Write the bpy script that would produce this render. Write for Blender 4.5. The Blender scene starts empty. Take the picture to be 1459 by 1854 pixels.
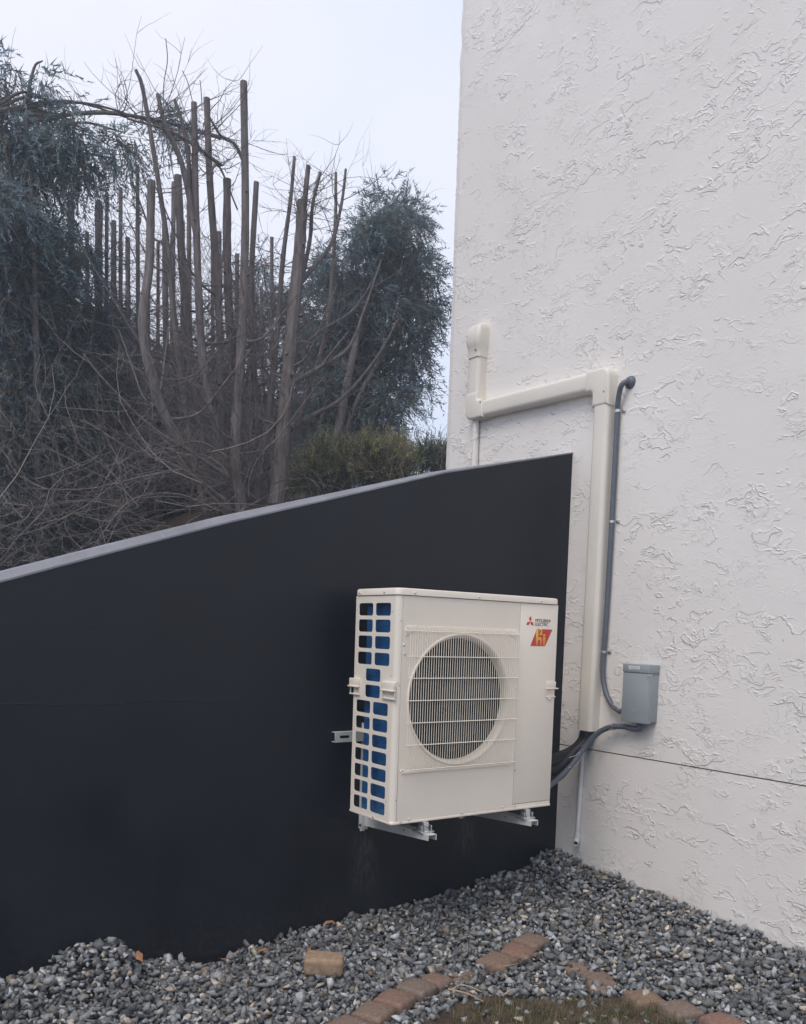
import bpy, bmesh, math, random
import numpy as np
from mathutils import Vector, Matrix, noise
R = math.radians
PI = math.pi
rng = np.random.default_rng(7)
random.seed(7)
SC = bpy.context.scene
COL = SC.collection

# ------------------------------------------------------------------ camera
CAMP = np.array([-2.2005, -3.1057, 0.8560])
FOC, PX, PY = 1575.6, 729.5, 1239.8
YAW, PIT, ROL = 0.62511, -0.060497, 0.03347
def cam_axes():
    sy, cy, sp, cp = math.sin(YAW), math.cos(YAW), math.sin(PIT), math.cos(PIT)
    f = np.array([sy*cp, cy*cp, sp]); r = np.array([cy, -sy, 0.]); u = np.cross(r, f)
    c, s = math.cos(ROL), math.sin(ROL)
    return c*r+s*u, -s*r+c*u, f
RT, UP, FW = cam_axes()
cd = bpy.data.cameras.new('camera'); cam = bpy.data.objects.new('camera', cd); COL.objects.link(cam)
cam.matrix_world = Matrix(((RT[0], UP[0], -FW[0], CAMP[0]), (RT[1], UP[1], -FW[1], CAMP[1]),
                           (RT[2], UP[2], -FW[2], CAMP[2]), (0, 0, 0, 1)))
cd.sensor_fit = 'VERTICAL'; cd.sensor_height = 24; cd.sensor_width = 24
cd.lens = FOC/1854*24
cd.shift_y = (PY-927)/1854; cd.shift_x = 0
cd.clip_end = 600; cd.clip_start = .05
SC.camera = cam
SC.render.resolution_x = 806; SC.render.resolution_y = 1024

# ------------------------------------------------------------------ light
w = bpy.data.worlds.new('World'); SC.world = w; w.use_nodes = True
nt = w.node_tree; nt.nodes.clear()
out = nt.nodes.new('ShaderNodeOutputWorld')
sky = nt.nodes.new('ShaderNodeTexSky'); sky.sky_type = 'NISHITA'; sky.sun_disc = False
SUN_EL, SUN_AZ = R(54), R(-112)      # azimuth from +Y towards +X
sky.sun_elevation = SUN_EL; sky.sun_rotation = SUN_AZ
bg1 = nt.nodes.new('ShaderNodeBackground'); bg1.inputs[1].default_value = .05
nt.links.new(sky.outputs[0], bg1.inputs[0])
tc = nt.nodes.new('ShaderNodeTexCoord'); nz = nt.nodes.new('ShaderNodeTexNoise')
nz.inputs['Scale'].default_value = 1.6; nz.inputs['Detail'].default_value = 3
cr = nt.nodes.new('ShaderNodeValToRGB')
cr.color_ramp.elements[0].position = .38; cr.color_ramp.elements[0].color = (.65, .73, .90, 1)
cr.color_ramp.elements[1].position = .62; cr.color_ramp.elements[1].color = (.88, .85, .89, 1)
bg2 = nt.nodes.new('ShaderNodeBackground'); bg2.inputs[1].default_value = .875
nt.links.new(tc.outputs['Generated'], nz.inputs['Vector']); nt.links.new(nz.outputs['Fac'], cr.inputs[0])
nt.links.new(cr.outputs[0], bg2.inputs[0])
ad = nt.nodes.new('ShaderNodeAddShader')
nt.links.new(bg1.outputs[0], ad.inputs[0]); nt.links.new(bg2.outputs[0], ad.inputs[1])
nt.links.new(ad.outputs[0], out.inputs[0])
sl = bpy.data.lights.new('sun', 'SUN'); so = bpy.data.objects.new('sun', sl); COL.objects.link(so)
sl.energy = 1.5; sl.angle = R(32); sl.color = (1, .92, .82)
sd = Vector((math.sin(SUN_AZ)*math.cos(SUN_EL), math.cos(SUN_AZ)*math.cos(SUN_EL), math.sin(SUN_EL)))
so.rotation_euler = sd.to_track_quat('Z', 'Y').to_euler(); so.location = (-8, -3, 12)
SC.view_settings.view_transform = 'Standard'; SC.view_settings.look = 'None'
SC.view_settings.exposure = .30; SC.view_settings.gamma = 1; SC.view_settings.use_curve_mapping = False

# ------------------------------------------------------------------ helpers
def at(px, py, ax, val):
    """the point of the plane axis=val that lies at photo pixel (px,py)"""
    d = RT*(px-PX)/FOC - UP*(py-PY)/FOC + FW
    return CAMP + d*(val-CAMP[ax])/d[ax]

def tag(o, label=None, cat=None, group=None, kind=None):
    if label: o['label'] = label
    if cat: o['category'] = cat
    if group: o['group'] = group
    if kind: o['kind'] = kind
    return o
def empty(name, loc=(0, 0, 0), parent=None):
    o = bpy.data.objects.new(name, None); COL.objects.link(o); o.location = loc; o.parent = parent
    o.empty_display_size = .1
    return o
class MB:
    def __init__(s): s.v = []; s.f = []; s.n = 0; s.c = []
    def add(s, v, f, c=None):
        v = np.asarray(v, float).reshape(-1, 3); s.v.append(v)
        s.f += [tuple(i+s.n for i in q) for q in f]; s.n += len(v)
        s.c.append(np.tile(np.array(c if c is not None else (1, 1, 1), float), (len(v), 1)))
        return s
    def box(s, a, b):
        x0, y0, z0 = a; x1, y1, z1 = b
        v = [(x0,y0,z0),(x1,y0,z0),(x1,y1,z0),(x0,y1,z0),(x0,y0,z1),(x1,y0,z1),(x1,y1,z1),(x0,y1,z1)]
        return s.add(v, [(0,3,2,1),(4,5,6,7),(0,1,5,4),(1,2,6,5),(2,3,7,6),(3,0,4,7)])
    def tube(s, pts, rad, n=8, cap=True, c=None):
        p = np.asarray(pts, float); m = len(p)
        r = np.full(m, rad) if np.isscalar(rad) else np.asarray(rad, float)
        t = np.gradient(p, axis=0); t /= np.linalg.norm(t, axis=1)[:, None]+1e-12
        ref = np.array([0, 0, 1.]) if abs(t[0][2]) < .9 else np.array([0, 1., 0])
        a = np.cross(t[0], ref); a /= np.linalg.norm(a); V = []
        for i in range(m):
            a = a-t[i]*np.dot(a, t[i]); a /= np.linalg.norm(a)+1e-12; b = np.cross(t[i], a)
            for k in range(n):
                q = 2*PI*k/n; V.append(p[i]+r[i]*(math.cos(q)*a+math.sin(q)*b))
        F = []
        for i in range(m-1):
            for k in range(n):
                k2 = (k+1) % n; F.append((i*n+k, i*n+k2, (i+1)*n+k2, (i+1)*n+k))
        if cap: F += [tuple(range(n-1, -1, -1)), tuple((m-1)*n+k for k in range(n))]
        return s.add(V, F, c)
    def lathe(s, prof, origin, axis='Y', n=48):
        """profile of (radius, along) turned round an axis"""
        V = []; o = np.array(origin, float)
        for (r, h) in prof:
            for k in range(n):
                q = 2*PI*k/n; c_, s_ = r*math.cos(q), r*math.sin(q)
                V.append(o+np.array({'Y': (c_, h, s_), 'X': (h, c_, s_), 'Z': (c_, s_, h)}[axis]))
        F = [(i*n+k, i*n+(k+1) % n, (i+1)*n+(k+1) % n, (i+1)*n+k) for i in range(len(prof)-1) for k in range(n)]
        return s.add(V, F)
    def build(s, name, m, parent=None, smooth=False, bev=0, seg=2, loc=None, col=False):
        me = bpy.data.meshes.new(name)
        V = np.concatenate(s.v) if s.v else np.zeros((0, 3))
        if loc is not None: V = V-np.array(loc)
        me.from_pydata(V.tolist(), [], s.f)
        if col:
            ca = me.color_attributes.new('Col', 'FLOAT_COLOR', 'POINT')
            C_ = np.concatenate(s.c); C_ = np.concatenate([C_, np.ones((len(C_), 1))], 1)
            ca.data.foreach_set('color', C_.astype(np.float32).ravel())
        return finish(name, me, m, parent, smooth, bev, seg, loc)
def finish(name, me, m, parent=None, smooth=False, bev=0, seg=2, loc=None):
    bm = bmesh.new(); bm.from_mesh(me)
    if len(bm.faces) < 20000: bmesh.ops.recalc_face_normals(bm, faces=bm.faces)
    if bev:
        ed = [e for e in bm.edges if len(e.link_faces) == 2 and e.calc_face_angle(0) > R(40)]
        bmesh.ops.bevel(bm, geom=ed, offset=bev, segments=seg, affect='EDGES', profile=.5)
    bm.to_mesh(me); bm.free()
    if smooth or bev:
        me.polygons.foreach_set('use_smooth', [True]*len(me.polygons))
        try: me.set_sharp_from_angle(angle=R(35))
        except Exception: pass
    if m: me.materials.append(m)
    o = bpy.data.objects.new(name, me); COL.objects.link(o); o.parent = parent
    if loc is not None: o.location = loc
    return o
def big_mesh(name, V, F3, m, parent=None, C_=None):
    """fast build of a triangle soup from numpy arrays"""
    me = bpy.data.meshes.new(name); V = V.astype(np.float32); F3 = F3.astype(np.int32)
    me.vertices.add(len(V)); me.vertices.foreach_set('co', V.ravel())
    me.loops.add(F3.size); me.loops.foreach_set('vertex_index', F3.ravel())
    me.polygons.add(len(F3)); me.polygons.foreach_set('loop_start', np.arange(len(F3), dtype=np.int32)*3)
    try: me.polygons.foreach_set('loop_total', np.full(len(F3), 3, dtype=np.int32))
    except Exception: pass
    me.update(calc_edges=True)
    if C_ is not None:
        ca = me.color_attributes.new('Col', 'FLOAT_COLOR', 'POINT')
        ca.data.foreach_set('color', np.concatenate([C_, np.ones((len(C_), 1))], 1).astype(np.float32).ravel())
    me.materials.append(m)
    o = bpy.data.objects.new(name, me); COL.objects.link(o); o.parent = parent
    return o
def dup(o, name=None, loc=None, parent=None):
    c = o.copy(); COL.objects.link(c)
    if loc is not None: c.location = loc
    if parent is not None: c.parent = parent
    return c
def rrect(x0, y0, x1, y1, r, n=4):
    P = []
    for cx, cy, a in ((x1-r, y1-r, 0), (x0+r, y1-r, 90), (x0+r, y0+r, 180), (x1-r, y0+r, 270)):
        for k in range(n+1):
            q = R(a+90*k/n); P.append((cx+r*math.cos(q), cy+r*math.sin(q)))
    return P
def circ(cx, cy, r, n=64): return [(cx+r*math.cos(2*PI*k/n), cy+r*math.sin(2*PI*k/n)) for k in range(n)]
def plate(name, outline, holes, th, mw, m, parent, bevel=0.0):
    """flat sheet with holes, th thick; mw maps its (u,v,thickness) to the world"""
    cu = bpy.data.curves.new(name, 'CURVE'); cu.dimensions = '2D'; cu.fill_mode = 'BOTH'
    cu.extrude = th/2; cu.bevel_depth = bevel; cu.bevel_resolution = 1
    if bevel: cu.offset = -bevel
    for P in [outline]+holes:
        sp = cu.splines.new('POLY'); sp.points.add(len(P)-1); sp.use_cyclic_u = True
        for i, q in enumerate(P): sp.points[i].co = (q[0], q[1], 0, 1)
    t = bpy.data.objects.new('tmp', cu); COL.objects.link(t)
    me = bpy.data.meshes.new_from_object(t.evaluated_get(bpy.context.evaluated_depsgraph_get()))
    bpy.data.objects.remove(t); bpy.data.curves.remove(cu)
    me.transform(mw); me.name = name
    bm = bmesh.new(); bm.from_mesh(me); bmesh.ops.remove_doubles(bm, verts=bm.verts, dist=1e-5)
    bmesh.ops.recalc_face_normals(bm, faces=bm.faces); bm.to_mesh(me); bm.free()
    me.materials.clear(); me.materials.append(m)
    o = bpy.data.objects.new(name, me); COL.objects.link(o); o.parent = parent
    return o
def lettering(name, txt, size, mw, m, parent, th=.0004, sx=1., off=0.0):
    cu = bpy.data.curves.new(name, 'FONT'); cu.body = txt; cu.size = size; cu.extrude = th; cu.offset = off
    t = bpy.data.objects.new('tmp', cu); COL.objects.link(t)
    me = bpy.data.meshes.new_from_object(t.evaluated_get(bpy.context.evaluated_depsgraph_get()))
    bpy.data.objects.remove(t); bpy.data.curves.remove(cu)
    me.transform(Matrix.Diagonal((sx, 1, 1, 1))); me.transform(mw); me.name = name
    me.materials.clear(); me.materials.append(m)
    o = bpy.data.objects.new(name, me); COL.objects.link(o); o.parent = parent
    return o
def catmull(P, n=8):
    P = [np.array(p, float) for p in P]; P = [2*P[0]-P[1]]+P+[2*P[-1]-P[-2]]; o = []
    for i in range(1, len(P)-2):
        for k in range(n):
            t = k/n; a, b, c, d = P[i-1:i+3]
            o.append(.5*(2*b+(c-a)*t+(2*a-5*b+4*c-d)*t*t+(3*b-a-3*c+d)*t**3))
    o.append(P[-2]); return np.array(o)

# ------------------------------------------------------------------ materials
class NT:
    def __init__(s, name):
        s.m = bpy.data.materials.new(name); s.m.use_nodes = True; s.t = s.m.node_tree
        s.b = s.t.nodes['Principled BSDF']; s._tc = None
    def n(s, ty, **kw):
        x = s.t.nodes.new(ty)
        for k, v in kw.items(): setattr(x, k, v)
        return x
    def l(s, a, b): s.t.links.new(a, b)
    def obj(s):
        if not s._tc: s._tc = s.n('ShaderNodeTexCoord')
        return s._tc.outputs['Object']
    def noise(s, scale, detail=4, rough=.55, vec=None, dist=0):
        x = s.n('ShaderNodeTexNoise'); x.inputs['Scale'].default_value = scale
        x.inputs['Detail'].default_value = detail; x.inputs['Roughness'].default_value = rough
        x.inputs['Distortion'].default_value = dist
        s.l(vec or s.obj(), x.inputs['Vector']); return x
    def ramp(s, fac, stops):
        x = s.n('ShaderNodeValToRGB'); s.l(fac, x.inputs[0]); e = x.color_ramp.elements
        while len(e) < len(stops): e.new(.5)
        for i, (p, c) in enumerate(stops):
            e[i].position = p; e[i].color = (*c, 1) if len(c) == 3 else c
        return x.outputs[0]
    def math(s, op, a, b=None, c=None, clamp=False):
        x = s.n('ShaderNodeMath', operation=op); x.use_clamp = clamp
        for i, q in enumerate((a, b, c)):
            if q is None: continue
            if isinstance(q, (int, float)): x.inputs[i].default_value = q
            else: s.l(q, x.inputs[i])
        return x.outputs[0]
    def mapr(s, v, a, b, c, d, smooth=False):
        x = s.n('ShaderNodeMapRange'); x.interpolation_type = 'SMOOTHSTEP' if smooth else 'LINEAR'
        s.l(v, x.inputs[0])
        for i, q in enumerate((a, b, c, d)): x.inputs[i+1].default_value = q
        return x.outputs[0]
    def mix(s, f, a, b, mode='MIX'):
        x = s.n('ShaderNodeMix', data_type='RGBA', blend_type=mode)
        if isinstance(f, (int, float)): x.inputs[0].default_value = f
        else: s.l(f, x.inputs[0])
        for i, q in ((6, a), (7, b)):
            if isinstance(q, tuple): x.inputs[i].default_value = (*q, 1)
            else: s.l(q, x.inputs[i])
        return x.outputs[2]
    def bump(s, h, dist, strength=1, prev=None):
        x = s.n('ShaderNodeBump'); x.inputs['Distance'].default_value = dist
        x.inputs['Strength'].default_value = strength; s.l(h, x.inputs['Height'])
        if prev is not None: s.l(prev, x.inputs['Normal'])
        return x.outputs[0]
    def sep(s, v=None):
        x = s.n('ShaderNodeSeparateXYZ'); s.l(v or s.obj(), x.inputs[0]); return x.outputs
    def set(s, **kw):
        for k, v in kw.items():
            i = s.b.inputs[{'col': 'Base Color', 'rough': 'Roughness', 'metal': 'Metallic', 'spec': 'Specular IOR Level',
                            'nor': 'Normal', 'coat': 'Coat Weight', 'trans': 'Transmission Weight'}[k]]
            if isinstance(v, (int, float)): i.default_value = v
            elif isinstance(v, tuple): i.default_value = (*v, 1)
            else: s.l(v, i)
        return s.m

def simple(name, col, rough=.5, metal=0, var=.06, scale=8, spec=.5, bump=0, bscale=200, dust=None):
    s = NT(name); n = s.noise(scale, 5)
    c = s.mix(s.mapr(n.outputs[0], .3, .7, 0, 1), tuple(x*(1-var) for x in col), tuple(min(1, x*(1+var)) for x in col))
    if dust:
        n2 = s.noise(scale*3.1, 6, .7); c = s.mix(s.mapr(n2.outputs[0], .55, .8, 0, .5), c, dust)
    kw = dict(col=c, rough=s.mapr(n.outputs[0], .3, .7, rough*.88, min(1, rough*1.12)), metal=metal, spec=spec)
    if bump: kw['nor'] = s.bump(s.noise(bscale, 3).outputs[0], bump, .6)
    return s.set(**kw)

def stucco():
    s = NT('white_stucco')
    x, y, z = s.sep()
    # plane coordinates u along the wall, v up; diagonal trowel direction changes with height
    cmb = s.n('ShaderNodeCombineXYZ'); s.l(y, cmb.inputs[0]); s.l(z, cmb.inputs[1]); s.l(x, cmb.inputs[2])
    big = s.noise(.9, 2, .5, cmb.outputs[0])
    wn = s.noise(5.5, 3, .6, cmb.outputs[0])
    vm = s.n('ShaderNodeVectorMath', operation='SCALE'); s.l(wn.outputs['Color'], vm.inputs[0]); vm.inputs['Scale'].default_value = .16
    va = s.n('ShaderNodeVectorMath', operation='ADD'); s.l(cmb.outputs[0], va.inputs[0]); s.l(vm.outputs[0], va.inputs[1])
    def layer(ang, sc, freq, nsc, lo, hi, sx, width):
        mp = s.n('ShaderNodeMapping'); mp.inputs['Rotation'].default_value = (0, 0, R(ang)); mp.inputs['Scale'].default_value = (sx, 1, 1)
        s.l(va.outputs[0], mp.inputs[0])
        n1 = s.noise(sc, 3.5, .5, mp.outputs[0])
        saw = s.math('FRACT', s.math('MULTIPLY', n1.outputs[0], freq))
        # a lip: slow rise, sharp drop
        up = s.math('POWER', saw, 11.0)
        drop = s.mapr(saw, 1-width, 1, 1, 0)
        lip = s.math('MULTIPLY', up, drop)
        mk = s.mapr(s.noise(nsc, 3, .6, mp.outputs[0]).outputs[0], lo, hi, 0, 1, True)
        return s.math('MULTIPLY', lip, mk)
    l1 = layer(-38, 9.5, 5, 5.0, .46, .60, .45, .08)
    l2 = layer(14, 13.0, 5, 5.0, .49, .62, .5, .09)
    l3 = layer(-60, 24.0, 4, 6.0, .47, .63, .6, .12)
    grain = s.noise(95, 4, .6)
    lump = s.noise(16, 3, .5)
    h = s.math('ADD', s.math('MULTIPLY', l1, 1.0), s.math('MULTIPLY', l2, .8))
    h = s.math('ADD', h, s.math('MULTIPLY', l3, .6))
    h = s.math('ADD', h, s.math('MULTIPLY', lump.outputs[0], .10))
    b1 = s.bump(h, .0098, 1.0)
    b2 = s.bump(grain.outputs[0], .0016, .5, b1)
    c = s.mix(s.mapr(s.noise(1.3, 4).outputs[0], .3, .7, 0, 1), (.76, .715, .675), (.81, .765, .725))
    # splashed soil near the ground
    st = s.math('MULTIPLY', s.mapr(z, -.30, -.62, 0, 1), s.mapr(s.noise(14, 5, .7).outputs[0], .4, .7, 0, 1))
    c = s.mix(s.math('MULTIPLY', st, .35), c, (.42, .37, .32))
    return s.set(col=c, rough=.78, nor=b2, spec=.3)

def black_paint():
    s = NT('black_wall_paint')
    x, y, z = s.sep()
    n = s.noise(2.2, 5, .6); n2 = s.noise(38, 4, .6)
    mp = s.n('ShaderNodeMapping'); mp.inputs['Scale'].default_value = (1.2, 1, 9); s.l(s.obj(), mp.inputs[0])
    tr = s.noise(3, 4, .6, mp.outputs[0])
    c = s.mix(s.mapr(n.outputs[0], .3, .7, 0, 1), (.0048, .0068, .0115), (.0095, .0125, .020))
    # chalky drip marks below the brackets
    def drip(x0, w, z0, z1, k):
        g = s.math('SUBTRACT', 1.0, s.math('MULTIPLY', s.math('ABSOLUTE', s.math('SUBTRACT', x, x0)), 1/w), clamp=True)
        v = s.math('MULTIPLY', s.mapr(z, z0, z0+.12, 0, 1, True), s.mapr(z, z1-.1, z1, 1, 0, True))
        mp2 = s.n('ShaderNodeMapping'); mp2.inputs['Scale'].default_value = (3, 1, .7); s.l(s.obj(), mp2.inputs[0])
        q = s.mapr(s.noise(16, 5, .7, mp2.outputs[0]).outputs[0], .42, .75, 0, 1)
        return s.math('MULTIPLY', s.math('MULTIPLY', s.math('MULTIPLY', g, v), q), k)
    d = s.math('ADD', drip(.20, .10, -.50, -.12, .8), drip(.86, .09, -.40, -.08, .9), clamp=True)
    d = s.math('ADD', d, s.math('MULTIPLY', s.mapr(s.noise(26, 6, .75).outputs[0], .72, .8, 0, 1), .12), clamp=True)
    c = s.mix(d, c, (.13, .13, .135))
    # fine scratches and dust at the foot
    foot = s.math('MULTIPLY', s.mapr(z, -.35, -.6, 0, .5), s.mapr(n2.outputs[0], .45, .75, 0, 1))
    c = s.mix(foot, c, (.06, .052, .045))
    nb = s.bump(tr.outputs[0], .0015, .4); nb = s.bump(n2.outputs[0], .0008, .4, nb)
    return s.set(col=c, rough=s.mapr(n.outputs[0], .3, .7, .30, .58), nor=nb, spec=.34)

def attr_mat(name, rough=.8, mul=1., bump=.0, bscale=60, speck=0, trans=False, hue=None):
    s = NT(name); a = s.n('ShaderNodeVertexColor'); a.layer_name = 'Col'; c = a.outputs[0]
    if speck:
        n = s.noise(bscale, 5, .7); c = s.mix(1.0, c, s.ramp(n.outputs[0], [(.3, (1-speck,)*3), (.7, (1+speck,)*3)]), 'MULTIPLY')
        n2 = s.noise(bscale*.35, 3, .6); c = s.mix(s.mapr(n2.outputs[0], .6, .72, 0, .35), c, (.42, .42, .42))
    kw = dict(col=c, rough=rough)
    if bump: kw['nor'] = s.bump(s.noise(bscale, 4, .6).outputs[0], bump, .8)
    m = s.set(**kw)
    if trans:
        tr = s.n('ShaderNodeBsdfTranslucent'); s.l(c, tr.inputs[0])
        mx = s.n('ShaderNodeMixShader'); mx.inputs[0].default_value = .42
        s.l(s.b.outputs[0], mx.inputs[1]); s.l(tr.outputs[0], mx.inputs[2])
        s.l(mx.outputs[0], s.t.nodes['Material Output'].inputs[0])
    return m

def bark():
    s = NT('bark'); mp = s.n('ShaderNodeMapping'); mp.inputs['Scale'].default_value = (1, 1, .16); s.l(s.obj(), mp.inputs[0])
    n = s.noise(38, 6, .7, mp.outputs[0]); n2 = s.noise(2.6, 4, .6)
    c = s.ramp(n.outputs[0], [(.30, (.07, .058, .055)), (.52, (.17, .145, .138)), (.75, (.28, .245, .235))])
    c = s.mix(s.mapr(n2.outputs[0], .4, .7, 0, .55), c, (.20, .185, .19))
    return s.set(col=c, rough=.9, nor=s.bump(n.outputs[0], .012, .9), spec=.2)

def paver_mat():
    s = NT('concrete_paver'); oi = s.n('ShaderNodeObjectInfo'); n = s.noise(60, 6, .75); n2 = s.noise(9, 4, .6)
    c = s.ramp(oi.outputs['Random'], [(0, (.26, .165, .11)), (.35, (.22, .17, .14)), (.65, (.28, .15, .11)), (1, (.18, .155, .14))])
    c = s.mix(s.mapr(n2.outputs[0], .35, .7, 0, .8), c, (.15, .11, .085))
    c = s.mix(s.mapr(n.outputs[0], .5, .78, 0, .6), c, (.36, .30, .25))
    c = s.mix(s.mapr(n.outputs[0], .5, .25, 0, .7), c, (.08, .06, .05))
    return s.set(col=c, rough=.92, nor=s.bump(n.outputs[0], .004, .9), spec=.2)

def soil_mat(name, a, b, c3, sc=12):
    s = NT(name); n = s.noise(sc, 8, .7); n2 = s.noise(sc*6, 5, .7)
    c = s.ramp(n.outputs[0], [(.3, a), (.5, b), (.7, c3)])
    c = s.mix(s.mapr(n2.outputs[0], .45, .75, 0, .5), c, tuple(x*1.7 for x in b))
    return s.set(col=c, rough=.95, nor=s.bump(n2.outputs[0], .012, .9), spec=.15)

M = dict(
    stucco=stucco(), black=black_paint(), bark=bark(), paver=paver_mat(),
    joint=simple('joint_sealant', (.17, .13, .11), .9, var=.3, scale=20),
    coping=simple('coping_sky_sheen', (.225, .225, .25), .6, var=.2, scale=5, bump=.002, bscale=50, dust=(.36, .35, .35)),  # sky sheen on the dark wall paint, put into a lighter grey
    cream=simple('cream_enamel', (.83, .75, .645), .38, var=.02, scale=3),
    cream_dim=simple('cream_moulding', (.80, .72, .62), .45, var=.03, scale=5),
    wire=simple('coated_wire', (.86, .79, .68), .4, var=.03),
    seam=simple('panel_gap', (.18, .16, .14), .8),
    duct=simple('duct_plastic', (.735, .685, .605), .42, var=.03, scale=4),
    pvc=simple('pvc_pipe', (.68, .67, .66), .4, var=.05, scale=9),
    conduit=simple('grey_conduit', (.105, .12, .145), .45, var=.07, scale=14),
    box=simple('box_enamel', (.30, .33, .35), .4, var=.04, scale=7, dust=(.32, .33, .33)),
    zinc=simple('galvanised_steel', (.62, .64, .66), .32, metal=.9, var=.12, scale=40),
    galv=simple('painted_steel', (.62, .62, .60), .45, metal=.15, var=.06, scale=12),
    rubber=simple('rubber', (.02, .02, .022), .7),
    foam=simple('black_insulation', (.012, .014, .018), .55, var=.25, scale=20, bump=.002, bscale=70),
    fan=simple('dark_plastic', (.014, .014, .017), .5, var=.15),
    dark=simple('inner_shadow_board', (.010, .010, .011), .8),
    coil=None, white=simple('white_sticker', (.78, .8, .82), .4),
    red=simple('red_print', (.60, .05, .05), .45, var=.03), ink=simple('dark_print', (.05, .05, .06), .5),
    gold=None,
    leafdry=simple('dry_leaf', (.34, .17, .085), .8, var=.35, scale=30),
    stick=simple('dead_twig', (.40, .29, .20), .85, var=.3, scale=30),
    stone=attr_mat('crushed_stone', .85, bump=.0025, bscale=85, speck=.45),
    foliage=attr_mat('conifer_foliage', .6, trans=True),
    twig=attr_mat('twig_bark', .85),
    grass=attr_mat('grass_blade', .7, trans=True),
    soil=soil_mat('soil', (.035, .025, .018), (.085, .062, .045), (.15, .115, .085)),
    mulch=soil_mat('bark_mulch', (.02, .014, .012), (.05, .035, .028), (.09, .065, .05), 7),
    lawn=soil_mat('lawn', (.05, .05, .025), (.085, .085, .04), (.13, .12, .06), 5),
    under=soil_mat('gravel_bed', (.03, .03, .033), (.06, .06, .064), (.10, .10, .10), 20),
    roof=simple('roof_felt', (.08, .08, .085), .85),
)
def coil_mat():
    s = NT('blue_fins'); x, y, z = s.sep()
    wv = s.n('ShaderNodeTexWave', wave_type='BANDS', bands_direction='Z'); wv.inputs['Scale'].default_value = 42
    s.l(s.obj(), wv.inputs['Vector'])
    c = s.mix(s.mapr(s.noise(30, 4).outputs[0], .3, .7, 0, 1), (.015, .10, .27), (.022, .145, .36))
    c = s.mix(s.mapr(wv.outputs[0], 0, 1, 0, .35), c, (.01, .07, .19))
    return s.set(col=c, rough=.4, metal=.2, nor=s.bump(wv.outputs[0], .002, .6))
M['coil'] = coil_mat()
def gold_mat():
    s = NT('yellow_print'); x, y, z = s.sep()
    c = s.ramp(s.mapr(z, .812, .872, 0, 1), [(0, (.72, .16, .06)), (.45, (.80, .42, .06)), (1, (.85, .62, .09))])
    return s.set(col=c, rough=.45)
M['gold'] = gold_mat()

# ------------------------------------------------------------------ the setting
YW, XW = .5, 1.56
WT = [(-6., -.62), (-1.507, .996), (-1.091, 1.14), (-.573, 1.315), (-.054, 1.476), (.627, 1.69), (1.556, 1.925)]
def wtop(x): return float(np.interp(x, [a for a, b in WT], [b for a, b in WT]))

CP = np.array([(-3, .5, -.60), (-1.9, .5, -.56), (-1.5, .5, -.55), (-1.14, .5, -.465), (-.85, .5, -.60), (-.65, .5, -.665), (-.4, .5, -.62),
               (-.11, .5, -.59), (.3, .5, -.575), (.71, .5, -.55), (1.1, .5, -.50), (1.55, .5, -.405), (1.55, .1, -.45), (1.55, -.3, -.475),
               (1.55, -.7, -.505), (1.55, -1.07, -.53), (1.55, -1.8, -.56), (0, -.3, -.60), (-.4, 0, -.595), (.6, -.3, -.585), (.6, -.7, -.595),
               (1.1, -.5, -.55), (1., -1.2, -.58), (-1.4, .1, -.585), (-.9, .15, -.60), (-.4, -.6, -.605), (.5, .1, -.575), (1.1, 0, -.54), (-2.5, -.5, -.6), (0, -1.5, -.61), (2, -3, -.6)])
def hg(x, y):
    x = np.asarray(x, float); y = np.asarray(y, float)
    d = (x[..., None]-CP[:, 0])**2+(y[..., None]-CP[:, 1])**2+.004
    w_ = 1/d**1.7
    return (w_*CP[:, 2]).sum(-1)/w_.sum(-1)

# ground sheet: fine near, coarse far
xs = np.unique(np.concatenate([np.linspace(-70, -4, 14), np.linspace(-4, 2, 76), np.linspace(2, 70, 14)]))
ys = np.unique(np.concatenate([np.linspace(-70, -4, 14), np.linspace(-4, .6, 60)]))
X, Y = np.meshgrid(xs, ys); Z = hg(X, Y)-.035
far = np.clip((np.abs(X)+np.abs(Y)-6)/6, 0, 1); Z = Z*(1-far)+(-.66)*far
def grid(name, X, Y, Z, m, kind='structure'):
    ny, nx = X.shape; V = np.stack([X, Y, Z], -1).reshape(-1, 3)
    F = [(j*nx+i, j*nx+i+1, (j+1)*nx+i+1, (j+1)*nx+i) for j in range(ny-1) for i in range(nx-1)]
    o = MB().add(V, F).build(name, m, smooth=True); tag(o, kind=kind); return o
mg = NT('yard_ground'); tag(grid('ground', X, Y, Z, M['under']), 'dark gravel bed and lawn ground in front of the walls')
# lawn further out and soil by the lawn edge, lying on the ground
xs = np.linspace(-30, 1.5, 120); ys = np.linspace(-40, -1.9, 60)
X, Y = np.meshgrid(xs, ys)
# bank behind the black wall
def hb(x, y):
    x = np.asarray(x, float); y = np.asarray(y, float)
    wt = np.interp(x, [a for a, b in WT]+[3, 8], [b for a, b in WT]+[2.1, 2.4])-.12
    zc = 1.75+np.where(x < .8, .42*(np.clip(x, -6, 8)-.8), .17*(np.clip(x, -6, 8)-.8))+.10*(np.clip(y, 0, 14)-3)
    t = np.clip((y-.75)/2.2, 0, 1); t = t*t*(3-2*t)
    return wt*(1-t)+zc*t
xs = np.unique(np.concatenate([np.linspace(-70, -6, 10), np.linspace(-6, 10, 80), np.linspace(10, 70, 10)]))
ys = np.unique(np.concatenate([np.linspace(.62, 9, 60), np.linspace(9, 80, 14)]))
X, Y = np.meshgrid(xs, ys); Z = hb(X, Y)+.05*np.sin(X*2.1+Y)*np.sin(Y*1.7-X*.6)*np.clip(Y-1, 0, 1)
grid('bank', X, Y, Z, M['mulch'])

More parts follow.
